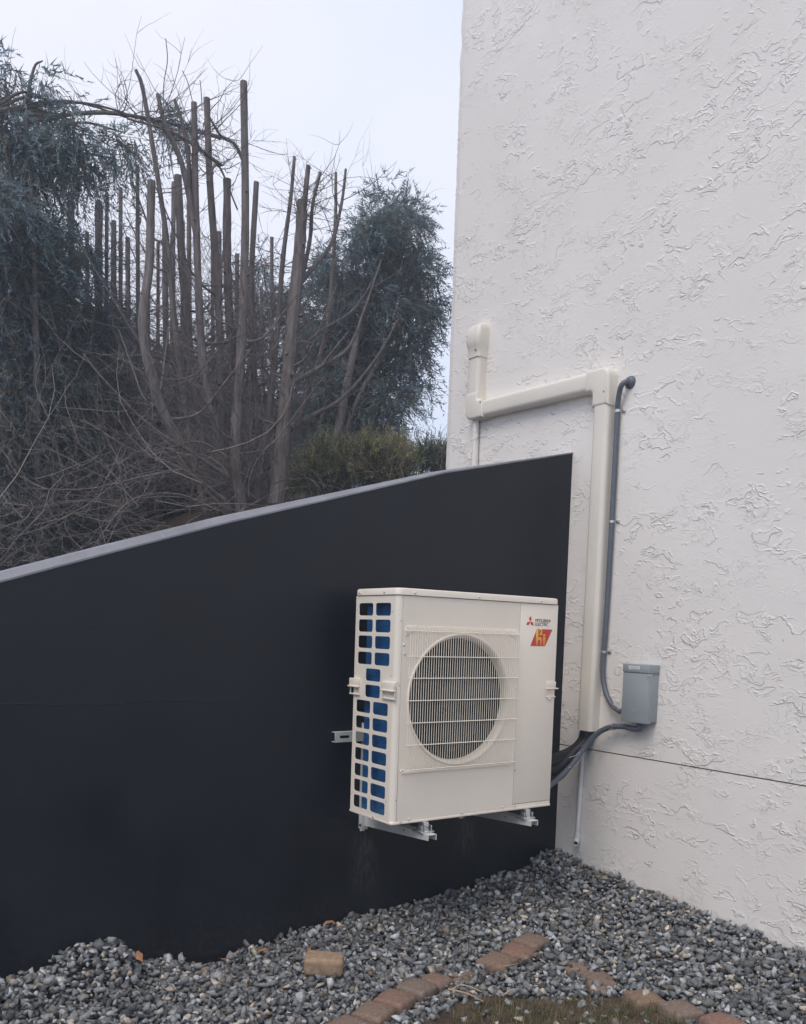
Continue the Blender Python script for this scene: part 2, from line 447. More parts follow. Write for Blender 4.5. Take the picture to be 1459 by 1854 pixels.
# black garden wall
rw = empty('garden_wall', (-1, YW, -.9)); tag(rw, 'smooth black painted wall with a sloping top, holding the heat pump', 'wall')
def child_loc(root): return Vector((0, 0, 0))-root.location
def under(o, root): o.parent = root; o.location = o.location-root.location; return o
b = MB(); xsW = np.concatenate([np.linspace(-6, -1.6, 12), np.linspace(-1.5, 1.56, 60)]); n = len(xsW)
V = []
for x in xsW:
    zt = wtop(x); V += [(x, YW, -1.0), (x, YW, zt), (x, YW+.16, zt-.03), (x, YW+.16, -1.0)]
F = []
for i in range(n-1):
    for k in range(4): F.append((i*4+k, i*4+(k+1) % 4, (i+1)*4+(k+1) % 4, (i+1)*4+k))
F += [(0, 1, 2, 3), ((n-1)*4+3, (n-1)*4+2, (n-1)*4+1, (n-1)*4)]
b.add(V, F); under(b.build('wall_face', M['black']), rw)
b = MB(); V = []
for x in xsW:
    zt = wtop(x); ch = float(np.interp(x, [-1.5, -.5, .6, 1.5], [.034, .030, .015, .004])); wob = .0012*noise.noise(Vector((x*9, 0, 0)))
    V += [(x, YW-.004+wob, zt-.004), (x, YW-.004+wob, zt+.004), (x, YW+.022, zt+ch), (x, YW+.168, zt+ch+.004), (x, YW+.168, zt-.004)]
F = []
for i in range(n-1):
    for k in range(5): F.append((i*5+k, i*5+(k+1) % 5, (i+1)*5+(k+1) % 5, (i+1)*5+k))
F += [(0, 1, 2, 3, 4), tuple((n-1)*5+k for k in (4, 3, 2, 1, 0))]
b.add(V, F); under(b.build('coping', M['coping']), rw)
# faint raised board seams in the render
for pts, r_ in (([(0, 1130), (120, 1134), (290, 1138)], .0018), ([(0, 1275), (210, 1275), (240, 1270), (435, 1270)], .0024), ([(545, 1023), (640, 1030)], .0012)):
    P = []
    for q in catmull([(*p, 0) for p in pts], 12): P.append(at(q[0], q[1], 1, YW+.0004)+np.array([0, 0, .0012*math.sin(q[0]*.7)]))
    under(MB().tube(P, r_, 5).build('seam', M['black'], smooth=True), rw)

# house
hs = empty('house', (6, -4, -.9)); tag(hs, 'house with tall textured white stucco wall on the right', 'house')
YB = 1.70
CJ = .2235      # control joint height
def wallpart(name, z0, z1):
    b = MB(); n = max(2, int((z1-z0)/.02)); prof = []
    for i in range(n+1):
        z = z0+(z1-z0)*i/n; prof.append((YB+.012*noise.noise(Vector((z*8, 3, 0)))+.006*noise.noise(Vector((z*40, 7, 0))), z))
    prof[-1] = (YB, z1); V = []
    for (yb, z) in prof: V += [(XW, -14, z), (XW, YB-.05, z), (XW+.012, yb, z), (XW+.2, YB+.01, z), (11, YB+.01, z), (11, -14, z)]
    F = []
    for i in range(n):
        for k in range(6): F.append((i*6+k, i*6+(k+1) % 6, (i+1)*6+(k+1) % 6, (i+1)*6+k))
    F += [tuple(range(6)), tuple(n*6+k for k in range(5, -1, -1))]
    b.add(V, F); return under(b.build(name, M['stucco']), hs)
wallpart('wall', CJ+.0035, 8.2); wallpart('wall_base', -1.1, CJ-.0035)
under(MB().box((XW+.007, -13.9, CJ-.012), (10.9, YB-.01, CJ+.012)).build('control_joint', M['joint']), hs)
under(MB().box((XW-.5, -14.5, 8.2), (11.5, YB+.5, 8.45)).build('roof', M['roof']), hs)

# ------------------------------------------------------------------ heat pump
UW, UD, UH = .985, .341, 1.049
hp = empty('heat_pump', (0, 0, 0)); tag(hp, 'cream outdoor heat pump with round fan guard hung on the black wall', 'heat pump')
MF = Matrix(((1, 0, 0, 0), (0, 0, -1, 0), (0, 1, 0, 0), (0, 0, 0, 1)))     # u->x, v->z, thickness->-y
MS = Matrix(((0, 0, -1, 0), (1, 0, 0, 0), (0, 1, 0, 0), (0, 0, 0, 1)))     # u->y, v->z
def T(x, y, z): return Matrix.Translation((x, y, z))
ZP = 1.016
holes = []
for r_ in range(13):
    z1 = .983-.0745*r_; z0 = z1-.057
    if r_ in (4, 5): holes.append(rrect(.12, z0, .24, z1, .012))
    else: holes += [rrect(.053, z0, .173, z1, .012), rrect(.194, z0, .311, z1, .012)]
side = plate('side_panel', [(.024, .004), (.338, .004), (.338, ZP), (.024, ZP)], holes, .003, T(.0015, 0, 0) @ MS, M['cream'], hp)
b = MB(); V = []; N_ = 8
for zz in (.004, ZP):
    for k in range(N_+1):
        q = R(90*k/N_); V.append((.024-.024*math.cos(q), .024-.024*math.sin(q), zz))
    V.append((.0275, 0, zz)); V.append((.0275, .004, zz))
    for k in range(N_, -1, -1):
        q = R(90*k/N_); V.append((.024-.021*math.cos(q), .024-.021*math.sin(q), zz))
m_ = len(V)//2
F = [(k, (k+1) % m_, m_+(k+1) % m_, m_+k) for k in range(m_)]+[tuple(range(m_)), tuple(range(2*m_-1, m_-1, -1))]
b.add(V, F).build('corner_panel', M['cream'], hp, smooth=True)
FC = (.368, .553); FR = .292
plate('front_panel', [(.0295, .012), (.727, .012), (.727, ZP), (.0295, ZP)], [circ(*FC, FR+.012, 96)], .003, T(0, .0015, 0) @ MF, M['cream'], hp)
# pressed lip of the fan opening, and the tunnel behind it
MB().lathe([(FR+.013, .0005), (FR+.0125, -.004), (FR+.009, -.007), (FR+.004, -.006), (FR-.002, .000), (FR-.006, .008), (FR-.009, .018), (FR-.010, .036)], (FC[0], 0, FC[1]), 'Y', 96).build('fan_shroud', M['cream'], hp, smooth=True)
b = MB(); b.box((.729, 0, .030), (UW, .003, ZP)); b.box((UW-.003, .003, .004), (UW, UD, ZP)); b.build('service_panel', M['cream'], hp, bev=.002)
MB().box((.729, .0008, .004), (UW, .003, .0275)).build('service_panel_foot', M['cream'], hp, bev=.0008)
MB().box((.30, UD-.003, .004), (UW-.01, UD-.0005, ZP)).build('rear_panel', M['cream'], hp)
MB().box((.028, .0035, .01), (.0305, .006, ZP)).build('panel_gap', M['seam'], hp); MB().box((.7255, .0035, .01), (.7305, .006, ZP)).build('panel_gap', M['seam'], hp)
MB().box((-.001, -.003, 0), (UW+.001, UD+.003, .0115)).build('base_pan', M['cream'], hp, bev=.003)
# top cover: rounded corners, slight crown
b = MB(); P = rrect(-.005, -.006, UW+.005, UD+.004, .03, 6); n = len(P); V = []
for (ins, z) in ((0, 1.019), (0, 1.041), (.002, 1.046), (.006, 1.0485), (.02, 1.050)):
    for (x, y) in P:
        cx, cy = UW/2, UD/2
        V.append((x-ins*np.sign(x-cx), y-ins*np.sign(y-cy), z))
F = [(i*n+k, i*n+(k+1) % n, (i+1)*n+(k+1) % n, (i+1)*n+k) for i in range(4) for k in range(n)]+[tuple(range(n-1, -1, -1)), tuple(4*n+k for k in range(n))]
b.add(V, F).build('top_cover', M['cream'], hp, smooth=True)
# inside
co = MB(); co.box((.040, .022, .02), (.052, .302, 1.0)).build('coil', M['coil'], hp)
MB().box((.062, .262, .02), (.30, .285, 1.0)).build('rear_coil', M['coil'], hp) if False else None
MB().box((.064, .16, .012), (.70, .17, 1.01)).box((.064, .045, .012), (.066, .16, 1.01)).box((.70, .004, .012), (.703, .17, 1.01)).build('inner_shade_box', M['dark'], hp)  # near-black boards painted for the shade inside the closed casing
b = MB()
for k in range(60): b.box((.0385, .021, .028+k*.0163), (.0402, .0225+.010*rng.random(), .030+k*.0163))
b.build('coil_end_plate', M['zinc'], hp)
# fan
fn = empty('fan', (FC[0], .10, FC[1]), hp)
MB().lathe([(.001, -.035), (.03, -.034), (.055, -.026), (.066, -.01), (.068, .03)], (0, 0, 0), 'Y', 32).build('hub', M['fan'], fn, smooth=True)
b = MB(); V = []; F = []; nr, na = 8, 12
for i in range(nr+1):
    rr = .062+(.262-.062)*i/nr; ph0 = .55*(i/nr)**1.3
    for j in range(na+1):
        q = ph0+(j/na)*(1.55-.25*math.sin(PI*i/nr)); d = -.028+.060*j/na+.012*math.sin(PI*j/na)
        V.append((rr*math.cos(q), d, rr*math.sin(q)))
F = [(i*(na+1)+j, i*(na+1)+j+1, (i+1)*(na+1)+j+1, (i+1)*(na+1)+j) for i in range(nr) for j in range(na)]
b.add(V, F); bl = b.build('blade', M['fan'], fn, smooth=True)
for k in (1, 2):
    c = dup(bl, parent=fn); c.rotation_euler = (0, R(120*k), 0)
bl.rotation_euler = (0, R(25), 0)
# guard
gd = empty('fan_guard', (0, 0, 0), hp)
GX0, GX1, GZ0, GZ1, GY = .052, .697, .250, .856, -.030
prof = [(0, 0, .884), (0, -.010, .885), (0, GY+.006, .876), (0, GY, .864), (0, GY, .30), (0, GY+.002, .258), (0, GY+.010, .244), (0, -.002, .238)]
b = MB().tube(prof, .0014, 5); vw = b.build('vertical_wire', M['wire'], gd, smooth=True)
NW = 49
for k in range(NW):
    x = GX0+(GX1-GX0)*k/(NW-1)
    if k == 0: vw.location = (x, 0, 0)
    else: dup(vw, loc=(x, 0, 0))
hw = None
for z in (.862, .750, .654, .555, .456, .357, .247):
    ext = .007
    P = [(GX0-ext, .0, 0), (GX0-ext, GY-.004, 0), (GX1+ext, GY-.004, 0), (GX1+ext, .0, 0)] if z in (.862, .247) else [(GX0-ext-.004, GY-.004, 0), (GX1+ext, GY-.004, 0)]
    b = MB().tube(P, .0024, 6); o = b.build('horizontal_wire', M['wire'], gd, smooth=True); o.location = (0, 0, z)
for (x, z, s_) in ((GX0-.002, .872, 1), (GX1+.002, .872, -1)):
    MB().add([(x-s_*.006, -.003, z+.012), (x+s_*.05, -.003, z+.012), (x+s_*.05, -.003, z-.004), (x-s_*.006, -.003, z-.034),
              (x-s_*.006, 0, z+.012), (x+s_*.05, 0, z+.012), (x+s_*.05, 0, z-.004), (x-s_*.006, 0, z-.034)],
             [(0, 1, 2, 3), (7, 6, 5, 4), (0, 4, 5, 1), (1, 5, 6, 2), (2, 6, 7, 3), (3, 7, 4, 0)]).build('guard_tab', M['wire'], gd, bev=.001)
MB().box((GX0-.006, -.004, .226), (GX1+.006, .0, .236)).build('guard_rail', M['wire'], gd, bev=.001)
# screws
b = MB().lathe([(.0001, -.0032), (.0038, -.003), (.0052, -.0012), (.0060, .0)], (0, 0, 0), 'Y', 10)
sc0 = b.build('screw', M['zinc'], hp, smooth=True); first = True
for (x, z) in ((.085, 1.030), (.46, 1.031), (.86, 1.031), (.05, .012), (.095, .018), (.405, .020), (.665, .022), (.742, .021), (.724, .60), (.735, .20), (.048, .865), (.70, .862), (.046, .238), (.70, .245), (.045, .76), (.04, .80)):
    if first: sc0.location = (x, -.0065 if z > 1.02 else -.0005, z); first = False
    else: dup(sc0, loc=(x, -.0065 if z > 1.02 else -.0035 if z < .03 else -.0005, z))
for (y, z) in ((.14, .012), (.30, 1.03), (.10, 1.03)):
    c = dup(sc0, loc=(-.006 if z > 1 else -.001, y, z)); c.rotation_euler = (0, 0, R(-90))
b = MB().lathe([(.0001, -.0009), (.0022, -.0008), (.0026, 0)], (0, 0, 0), 'Y', 8); rv = b.build('rivet', M['seam'], hp)
fr = True
for (y, z) in ((.326, .95), (.040, .945), (.035, .66), (.33, .655), (.043, .10), (.332, .085), (.30, .30)):
    if fr: rv.location = (-.0002, y, z); rv.rotation_euler = (0, 0, R(-90)); fr = False
    else: dup(rv, loc=(-.0002, y, z))
for (x, z) in ((.019, .905), (.021, .62), (.023, .11), (.012, .63)): c = dup(rv, loc=(x, -.0002, z)); c.rotation_euler = (0, 0, 0)
# carrying handles
def handle(y0, y1, zz, front=False, back=False):
    b = MB()
    if not front:
        b.box((-.012, y0, .598), (.0, y1, .634)); b.box((-.020, y0-.002, .592), (.0, y1+.002, .600)); b.box((-.010, y0-.001, .556), (0, y1+.001, .564))
        b.box((-.007, y0, .564), (-.0005, y0+.005, .592)); b.box((-.007, y1-.005, .564), (-.0005, y1, .592))
    else:
        b.box((y0, -.008, .600), (y1, 0, .632)); b.box((y0-.003, -.012, .594), (y1+.016, 0, .601)); b.box((y0, -.006, .553), (y1+.004, 0, .560))
        b.box((y0, -.005, .560), (y0+.004, -.0005, .594))
    return b.build('handle', M['cream_dim'], hp, bev=.0025)
h1 = handle(-.004, .092, 0); h2 = handle(.282, .362, 0); h3 = handle(.922, .985, 0, front=True)
MB().box((-.0012, .002, .564), (-.0002, .087, .592)).build('handle_recess', M['cream_dim'], hp)
MB().box((.926, -.0012, .560), (.962, -.0002, .594)).build('handle_recess', M['cream_dim'], hp)
b = MB(); b.add([(.925, -.004, .553), (.965, -.004, .553), (.955, -.004, .532), (.925, -.004, .553), (.925, 0, .553), (.965, 0, .553), (.955, 0, .532), (.925, 0, .553)][0:3]+[(.925, 0, .553), (.965, 0, .553), (.955, 0, .532)], [(0, 1, 2), (5, 4, 3), (0, 3, 4, 1), (1, 4, 5, 2), (2, 5, 3, 0)]); b.build('handle_tab', M['cream_dim'], hp)
dup(sc0, loc=(.955, -.005, .545))
# maker's mark, name and badge
lg = empty('brand_logo', (.795, -.0006, .926), hp)
def diamond(a):
    L, w_ = .0300, .0087*1.0; q = R(a); u = np.array((math.sin(q), 0, math.cos(q))); v = np.array((math.cos(q), 0, -math.sin(q)))
    P = [u*0, u*L/2+v*w_, u*L, u*L/2-v*w_]; V = [p+np.array((0, -.0003, 0)) for p in P]+[p+np.array((0, .0005, 0)) for p in P]
    MB().add(V, [(0, 1, 2, 3), (7, 6, 5, 4), (0, 4, 5, 1), (1, 5, 6, 2), (2, 6, 7, 3), (3, 7, 4, 0)]).build('diamond', M['red'], lg)
for a in (0, 120, 240): diamond(a)
TX = lambda x, z: T(x, -.0006, z) @ MF
lettering('brand_name', 'MITSUBISHI', .0225, TX(.829, .9275), M['ink'], hp, sx=.92)
lettering('brand_name', 'ELECTRIC', .0225, TX(.829, .9090), M['ink'], hp, sx=.92)
plate('badge', [(.803, .809), (.903, .809), (.950, .893), (.843, .893)], [], .0008, T(0, -.0004, 0) @ MF, M['red'], hp)
plate('badge_letter', [(.838, .811), (.838, .880), (.848, .898), (.855, .898), (.852, .885), (.853, .848), (.860, .853), (.872, .853), (.878, .845), (.878, .811), (.867, .811), (.867, .838), (.862, .842), (.853, .836), (.853, .811)], [], .0006, T(0, -.0011, 0) @ MF, M['gold'], hp)
plate('badge_letter', [(.888, .811), (.888, .856), (.901, .856), (.901, .811)], [], .0006, T(0, -.0011, 0) @ MF, M['gold'], hp)
plate('badge_letter', [(.888, .860), (.888, .868), (.901, .868), (.901, .860)], [], .0006, T(0, -.0011, 0) @ MF, M['gold'], hp)
lettering('badge_letter', '2', .040, T(.861, -.0011, .866) @ MF, M['gold'], hp, off=.0012)

# mounting bracket
mb = empty('mounting_bracket', (.5, .45, -.05)); tag(mb, 'pale steel bracket bolted to the black wall under and behind the heat pump', 'bracket')
def cchan(p0, p1, w_, d, th, name, open_dir):
    pass
o = plate('rail', [(-.015, .312), (1.02, .312), (1.02, .362), (-.015, .362)], [rrect(.0+.012, .331, .0+.068, .345, .006), rrect(.55, .331, .62, .345, .006)], .003, T(0, .470, 0) @ MF, M['galv'], mb)
o.location -= mb.location
under(MB().box((-.015, .4725, .359), (1.02, YW, .362)).box((-.015, .4725, .312), (1.02, YW, .315)).build('rail_flange', M['galv']), mb)
for xa in (.165, .80):
    # upright against the wall
    b = MB(); b.box((xa-.008, .462, -.13), (xa+.020, .465, .40)); b.box((xa-.008, .465, -.13), (xa-.005, YW, .40)); b.box((xa+.017, .465, -.13), (xa+.020, YW, .40))
    under(b.build('upright', M['galv']), mb)
    # arm: C channel opening downwards, tapering to the front
    V = []
    for (y, dz) in ((.462, .062), (-.065, .026)):
        for (x, z) in ((-.024, -dz), (-.024, 0), (.024, 0), (.024, -dz), (.021, -dz), (.021, -.003), (-.021, -.003), (-.021, -dz)):
            V.append((xa+.02+x, y, -.048+z))
    F = [(k, (k+1) % 8, 8+(k+1) % 8, 8+k) for k in range(8)]+[(0, 1, 6, 7), (1, 2, 5, 6), (2, 3, 4, 5), (15, 14, 9, 8), (14, 13, 10, 9), (13, 12, 11, 10)]
    under(MB().add(V, F).build('arm', M['galv']), mb)
    under(MB().box((xa-.026, .452, -.135), (xa-.003, .462, -.06)).build('wall_plate', M['galv'], bev=.001), mb)
    for yy, zz in ((.456, -.105),):
        under(MB().lathe([(.0005, -.004), (.007, -.004), (.007, .001)], (xa-.027, yy, zz), 'X', 8).build('bolt', M['rubber']), mb)
    under(MB().lathe([(.0005, -.0012), (.004, -.001), (.004, .001)], (xa-.0045, .12, -.062), 'X', 8).build('bolt', M['rubber']), mb)
    for yy in (.005, .31):
        b = MB(); b.box((xa-.018, yy-.035, -.047), (xa+.058, yy+.035, -.0405)); under(b.build('clamp_plate', M['zinc'], bev=.0015), mb)
        b = MB(); b.box((xa-.010, yy-.028, -.0405), (xa-.005, yy+.0, -.016)); b.box((xa+.044, yy-.028, -.0405), (xa+.049, yy+.0, -.016)); b.box((xa+.006, yy-.022, -.0405), (xa+.034, yy+.022, -.0005)); under(b.build('foot', M['zinc'], bev=.0015), mb)
        under(MB().lathe([(.0005, .010), (.008, .010), (.009, .0)], (xa+.02, yy-.028, -.041), 'Z', 6).build('nut', M['zinc']), mb)

# ------------------------------------------------------------------ pipe cover on the white wall
dc = empty('pipe_cover', (XW, .25, .34)); tag(dc, 'cream plastic pipe cover stepping across and down the white stucco wall', 'pipe cover')
DX = .070
def dsec(w_, d=DX):
    """rounded D section: (offset across, distance from the wall)"""
    P = [(-w_/2, 0), (-w_/2, d*.40)]
    for k in range(5):
        q = R(180-22.5*k*1.0); P.append((-w_/2+.026+.026*math.cos(q), d-.022+.022*math.sin(q)))
    for k in range(5):
        q = R(90-22.5*k); P.append((w_/2-.026+.026*math.cos(q), d-.022+.022*math.sin(q)))
    P += [(w_/2, d*.40), (w_/2, 0)]
    return P
def sweep(path, w_, name, root, m=None, d=DX, capends=True):
    """path of (y,z) centre points on the wall"""
    p = np.array(path, float); t = np.gradient(p, axis=0); t /= np.linalg.norm(t, axis=1)[:, None]; nrm = np.stack([-t[:, 1], t[:, 0]], 1)
    V = []; W = w_ if hasattr(w_, '__len__') else [w_]*len(p); D = d if hasattr(d, '__len__') else [d]*len(p)
    for i in range(len(p)):
        S = dsec(W[i], D[i]); k = len(S)
        for (a, h) in S: V.append((XW-h, p[i][0]+nrm[i][0]*a, p[i][1]+nrm[i][1]*a))
    F = [(i*k+j, i*k+j+1, (i+1)*k+j+1, (i+1)*k+j) for i in range(len(p)-1) for j in range(k-1)]
    F += [tuple(range(k)), tuple((len(p)-1)*k+j for j in range(k-1, -1, -1))]
    return under(MB().add(V, F).build(name, m or M['duct'], smooth=True), root)
YV1, YV2, WD = 1.352, .247, .108
ZH0, ZH1 = 2.300, 2.272     # horizontal run, slightly falling to the right
def hz(y): return ZH1+(ZH0-ZH1)*(y-YV2)/(YV1-YV2)+.012
# lower end ... long vertical, slight lean as in the photo
sweep([(YV2+.012, .335), (YV2+.004, 1.2), (YV2-.002, 2.16)], WD, 'vertical_channel', dc)
def fillet(P, rads, n=6):
    o = []; m = len(P)
    for i in range(m):
        p = np.array(P[i], float); a = np.array(P[i-1], float)-p; b = np.array(P[(i+1) % m], float)-p; a /= np.linalg.norm(a); b /= np.linalg.norm(b)
        r_ = rads[i]
        if r_ == 0: o.append(p); continue
        A = p+a*r_; B = p+b*r_
        for k in range(n+1):
            t = k/n; o.append((1-t)**2*A+2*t*(1-t)*p+t*t*B)
    return o
def moulded(P, name, d, root, bev=.019):
    n = len(P); V = [(XW-.0005, p[0], p[1]) for p in P]+[(XW-d, p[0], p[1]) for p in P]
    F = [(k, (k+1) % n, n+(k+1) % n, n+k) for k in range(n)]+[tuple(range(n)), tuple(range(2*n-1, n-1, -1))]
    bm = bmesh.new(); vs = [bm.verts.new(v) for v in V]
    for f in F: bm.faces.new([vs[i] for i in f])
    bmesh.ops.recalc_face_normals(bm, faces=bm.faces)
    ed = [e for e in bm.edges if all(v.co.x < XW-d+.001 for v in e.verts)]
    bmesh.ops.bevel(bm, geom=ed, offset=bev, segments=4, affect='EDGES', profile=.5)
    me = bpy.data.meshes.new(name); bm.to_mesh(me); bm.free(); me.polygons.foreach_set('use_smooth', [True]*len(me.polygons)); me.set_sharp_from_angle(angle=R(40))
    me.materials.append(M['duct']); o = bpy.data.objects.new(name, me); COL.objects.link(o); return under(o, root)
WE = WD/2+.006
ya, za = YV2, hz(YV2)
moulded(fillet([(ya-WE, za-.15), (ya-WE, za+WE), (ya+.115, za+WE), (ya+.115, za-WE), (ya+WE, za-WE), (ya+WE, za-.15)], [0, .062, 0, 0, .022, 0]), 'elbow', DX+.006, dc)
sweep([(YV2+.10, hz(YV2+.1)), (YV1-.10, hz(YV1-.1))], WD, 'horizontal_channel', dc)
zc_ = hz(YV1)
moulded(fillet([(YV1-.115, zc_-WE), (YV1+WE, zc_-WE), (YV1+WE, zc_+.115), (YV1-WE, zc_+.115), (YV1-WE, zc_+WE), (YV1-.115, zc_+WE)], [0, .066, 0, 0, .012, 0]), 'elbow', DX+.006, dc)
sweep([(YV1, zc_+.10), (YV1-.002, 2.70)], WD, 'vertical_channel', dc)
zt = 2.66
sweep([(YV1-.002, zt-.01), (YV1-.002, zt+.035), (YV1-.004, zt+.06), (YV1-.006, zt+.09), (YV1-.006, zt+.165), (YV1-.006, zt+.190), (YV1-.006, zt+.205)],
      [WD+.010, WD+.011, WD+.018, WD+.026, WD+.026, WD+.020, WD+.0], 'wall_inlet', dc, d=[DX+.006, DX+.007, DX+.016, DX+.024, DX+.018, DX+.006, DX-.03])
s0 = MB().lathe([(.0005, -.003), (.006, -.002), (.007, .0)], (0, 0, 0), 'X', 8).build('screw', M['seam'], dc)
L = [(XW-DX-.004, YV2-.03, 2.205), (XW-DX-.005, YV1-.095, zc_+.035), (XW-DX-.012, YV1-.035, zt+.03)]
s0.location = Vector(L[0])-dc.location
for l_ in L[1:]: dup(s0, loc=Vector(l_)-dc.location)

# white drain pipes
pv = empty('drain_pipe', (XW, .31, -.33)); tag(pv, 'thin white drain pipe with elbow end low on the stucco wall above the gravel', 'pipe')
PXW = XW-.018
under(MB().tube([(PXW, .300, .33), (PXW, .312, -.285)], .0135, 14).build('pipe', M['pvc'], smooth=True), pv)
E_ = catmull([(PXW, .3119, -.262), (PXW, .3127, -.292), (PXW-.004, .312, -.308), (PXW-.016, .306, -.318), (PXW-.030, .296, -.322)], 5)
b = MB().tube(E_, .0175, 16, cap=False); k = len(E_)
under(b.build('elbow', M['pvc'], smooth=True), pv)
dE = E_[-1]-E_[-2]; dE /= np.linalg.norm(dE)
b = MB(); b.tube([E_[-1]-dE*.025, E_[-1]+dE*.0005], [.013, .013], 16, cap=False)
q = np.cross(dE, (0, 0, 1.)); q /= np.linalg.norm(q); q2 = np.cross(dE, q); V = []
for rr in (.013, .0175):
    for j in range(16): V.append(E_[-1]+rr*(math.cos(2*PI*j/16)*q+math.sin(2*PI*j/16)*q2))
b.add(V, [(j, (j+1) % 16, 16+(j+1) % 16, 16+j) for j in range(16)])
V = [E_[-1]-dE*.02+.013*(math.cos(2*PI*j/16)*q+math.sin(2*PI*j/16)*q2) for j in range(16)]
under(b.build('elbow_rim', M['pvc'], smooth=True), pv); under(MB().add(V, [tuple(range(16))]).build('bore', M['fan']), pv)
p2 = empty('painted_pipe', (XW, 1.34, 1.6)); tag(p2, 'white painted pipe stub running down the stucco behind the black wall', 'pipe')
under(MB().tube([(XW-.024, 1.352, 2.27), (XW-.024, 1.345, 1.45)], .022, 14).build('pipe', M['stucco'], smooth=True), p2)
under(MB().tube([(XW-.03, 1.375, 2.06), (XW-.04, 1.385, 2.035), (XW-.045, 1.378, 2.01), (XW-.03, 1.35, 2.0)], .007, 8).build('strap', M['stucco'], smooth=True), p2)

# ------------------------------------------------------------------ electrical
dx = empty('disconnect_box', (XW, -.1, .42)); tag(dx, 'grey steel electrical disconnect box on the stucco wall beside the pipe cover', 'electrical box')
BX0, BY0, BY1, BZ0, BZ1 = 1.468, -.192, -.026, .424, .728
under(MB().box((BX0+.004, BY0+.003, BZ0+.002), (XW, BY1-.003, BZ1-.003)).build('body', M['box'], bev=.002), dx)
# cover door wrapped over the front, with the fixed hood above it
under(MB().box((BX0, BY0, BZ0-.004), (BX0+.040, BY1, BZ1-.046)).build('door', M['box'], bev=.0025), dx)
under(MB().box((BX0-.004, BY0-.002, BZ1-.043), (XW-.004, BY1+.001, BZ1)).build('hood', M['box'], bev=.0025), dx)
under(MB().box((BX0-.0048, BY0+.055, BZ1-.028), (BX0-.004, BY1-.040, BZ1-.010)).build('rating_label', M['white']), dx)
for k in range(3): under(MB().box((BX0-.0052, BY0+.060, BZ1-.0255+k*.005), (BX0-.0048, BY1-.045, BZ1-.0240+k*.005)).build('printed_line', M['conduit']), dx)
under(MB().tube([(BX0+.012, BY0-.004, BZ1-.060), (BX0+.004, BY0-.010, BZ1-.055), (BX0-.006, BY0-.004, BZ1-.056), (BX0-.006, BY0+.006, BZ1-.062)], .0022, 6).build('hasp', M['zinc'], smooth=True), dx)
for k, (yy, zz) in enumerate(((.045, -.03), (.045, -.055), (.075, -.03))):
    under(MB().lathe([(.0004, -.0012), (.003, -.001), (.003, .001)], (BX0+yy, BY0-.002, BZ1-.035+zz*.3), 'Y', 8).build('rivet', M['seam']), dx)
under(MB().box((BX0-.001, BY0+.045, BZ0+.050), (BX0, BY1-.045, BZ0+.052)).box((BX0-.001, BY0+.052, BZ0+.058), (BX0, BY1-.052, BZ0+.066)).build('embossed_mark', M['box']), dx)

cdt = empty('upper_conduit', (XW, .17, 1.3)); tag(cdt, 'grey flexible conduit clipped beside the pipe cover, ending in the box', 'conduit')
cx = XW-.022
PTH = catmull([(XW-.002, .098, 2.243), (XW-.035, .104, 2.240), (XW-.048, .118, 2.222), (cx-.018, .138, 2.185), (cx-.006, .155, 2.13), (cx, .160, 2.05), (cx, .163, 1.5), (cx, .170, 1.0), (cx, .176, .80), (cx, .178, .70), (cx-.004, .165, .62), (cx-.012, .135, .555), (cx-.022, .090, .505), (cx-.03, .045, .478), (cx-.034, -.02, .466)], 8)
under(MB().tube(PTH, .0145, 14).build('tube', M['conduit'], smooth=True), cdt)
under(MB().lathe([(.001, -.022), (.018, -.022), (.026, -.018), (.034, -.006), (.036, .0)], (XW, .098, 2.243), 'X', 20).build('wall_gland', M['conduit'], smooth=True), cdt)
for zz, yy in ((2.098, .158), (1.500, .163), (.783, .177)):
    b = MB()
    for k in range(9): pass
    A = [(cx+.016*math.cos(R(a)), yy+.017*math.sin(R(a)), zz) for a in range(-90, -271, -20)]
    V = []
    for (x_, y_, z_) in A: V += [(x_, y_, z_-.007), (x_, y_, z_+.007)]
    V = [(2*cx-v[0] if False else v[0], v[1], v[2]) for v in V]
    b.add(V, [(2*i, 2*i+1, 2*i+3, 2*i+2) for i in range(len(A)-1)])
    b.box((XW-.006, yy-.040, zz-.007), (XW-.002, yy-.015, zz+.007)); b.lathe([(.0005, -.006), (.005, -.005), (.006, 0)], (XW-.006, yy-.030, zz), 'X', 8)
    under(b.build('clamp', M['zinc']), cdt)
g = MB().tube([(cx-.026, .066, .490), (cx-.033, .010, .468)], [.019, .019], 8); under(g.build('connector', M['zinc']), cdt)

wp = empty('lower_conduit', (1.3, .2, .2)); tag(wp, 'grey flexible conduit curving from under the box to the heat pump', 'conduit')
PTH = catmull([(1.515, -.135, .425), (1.515, -.125, .395), (1.513, -.09, .382), (1.510, -.02, .386), (1.508, .06, .378), (1.500, .125, .352), (1.485, .18, .305), (1.455, .22, .235), (1.39, .235, .155), (1.29, .235, .085), (1.16, .235, .020), (1.03, .235, -.012), (.97, .235, -.018)], 8)
under(MB().tube(PTH, .0155, 14).build('tube', M['conduit'], smooth=True), wp)
under(MB().tube([(1.515, -.125, .430), (1.515, -.118, .398)], .021, 10).build('connector', M['conduit']), wp)
under(MB().tube([PTH[31], PTH[34]], .019, 10).build('connector', M['zinc']), wp)
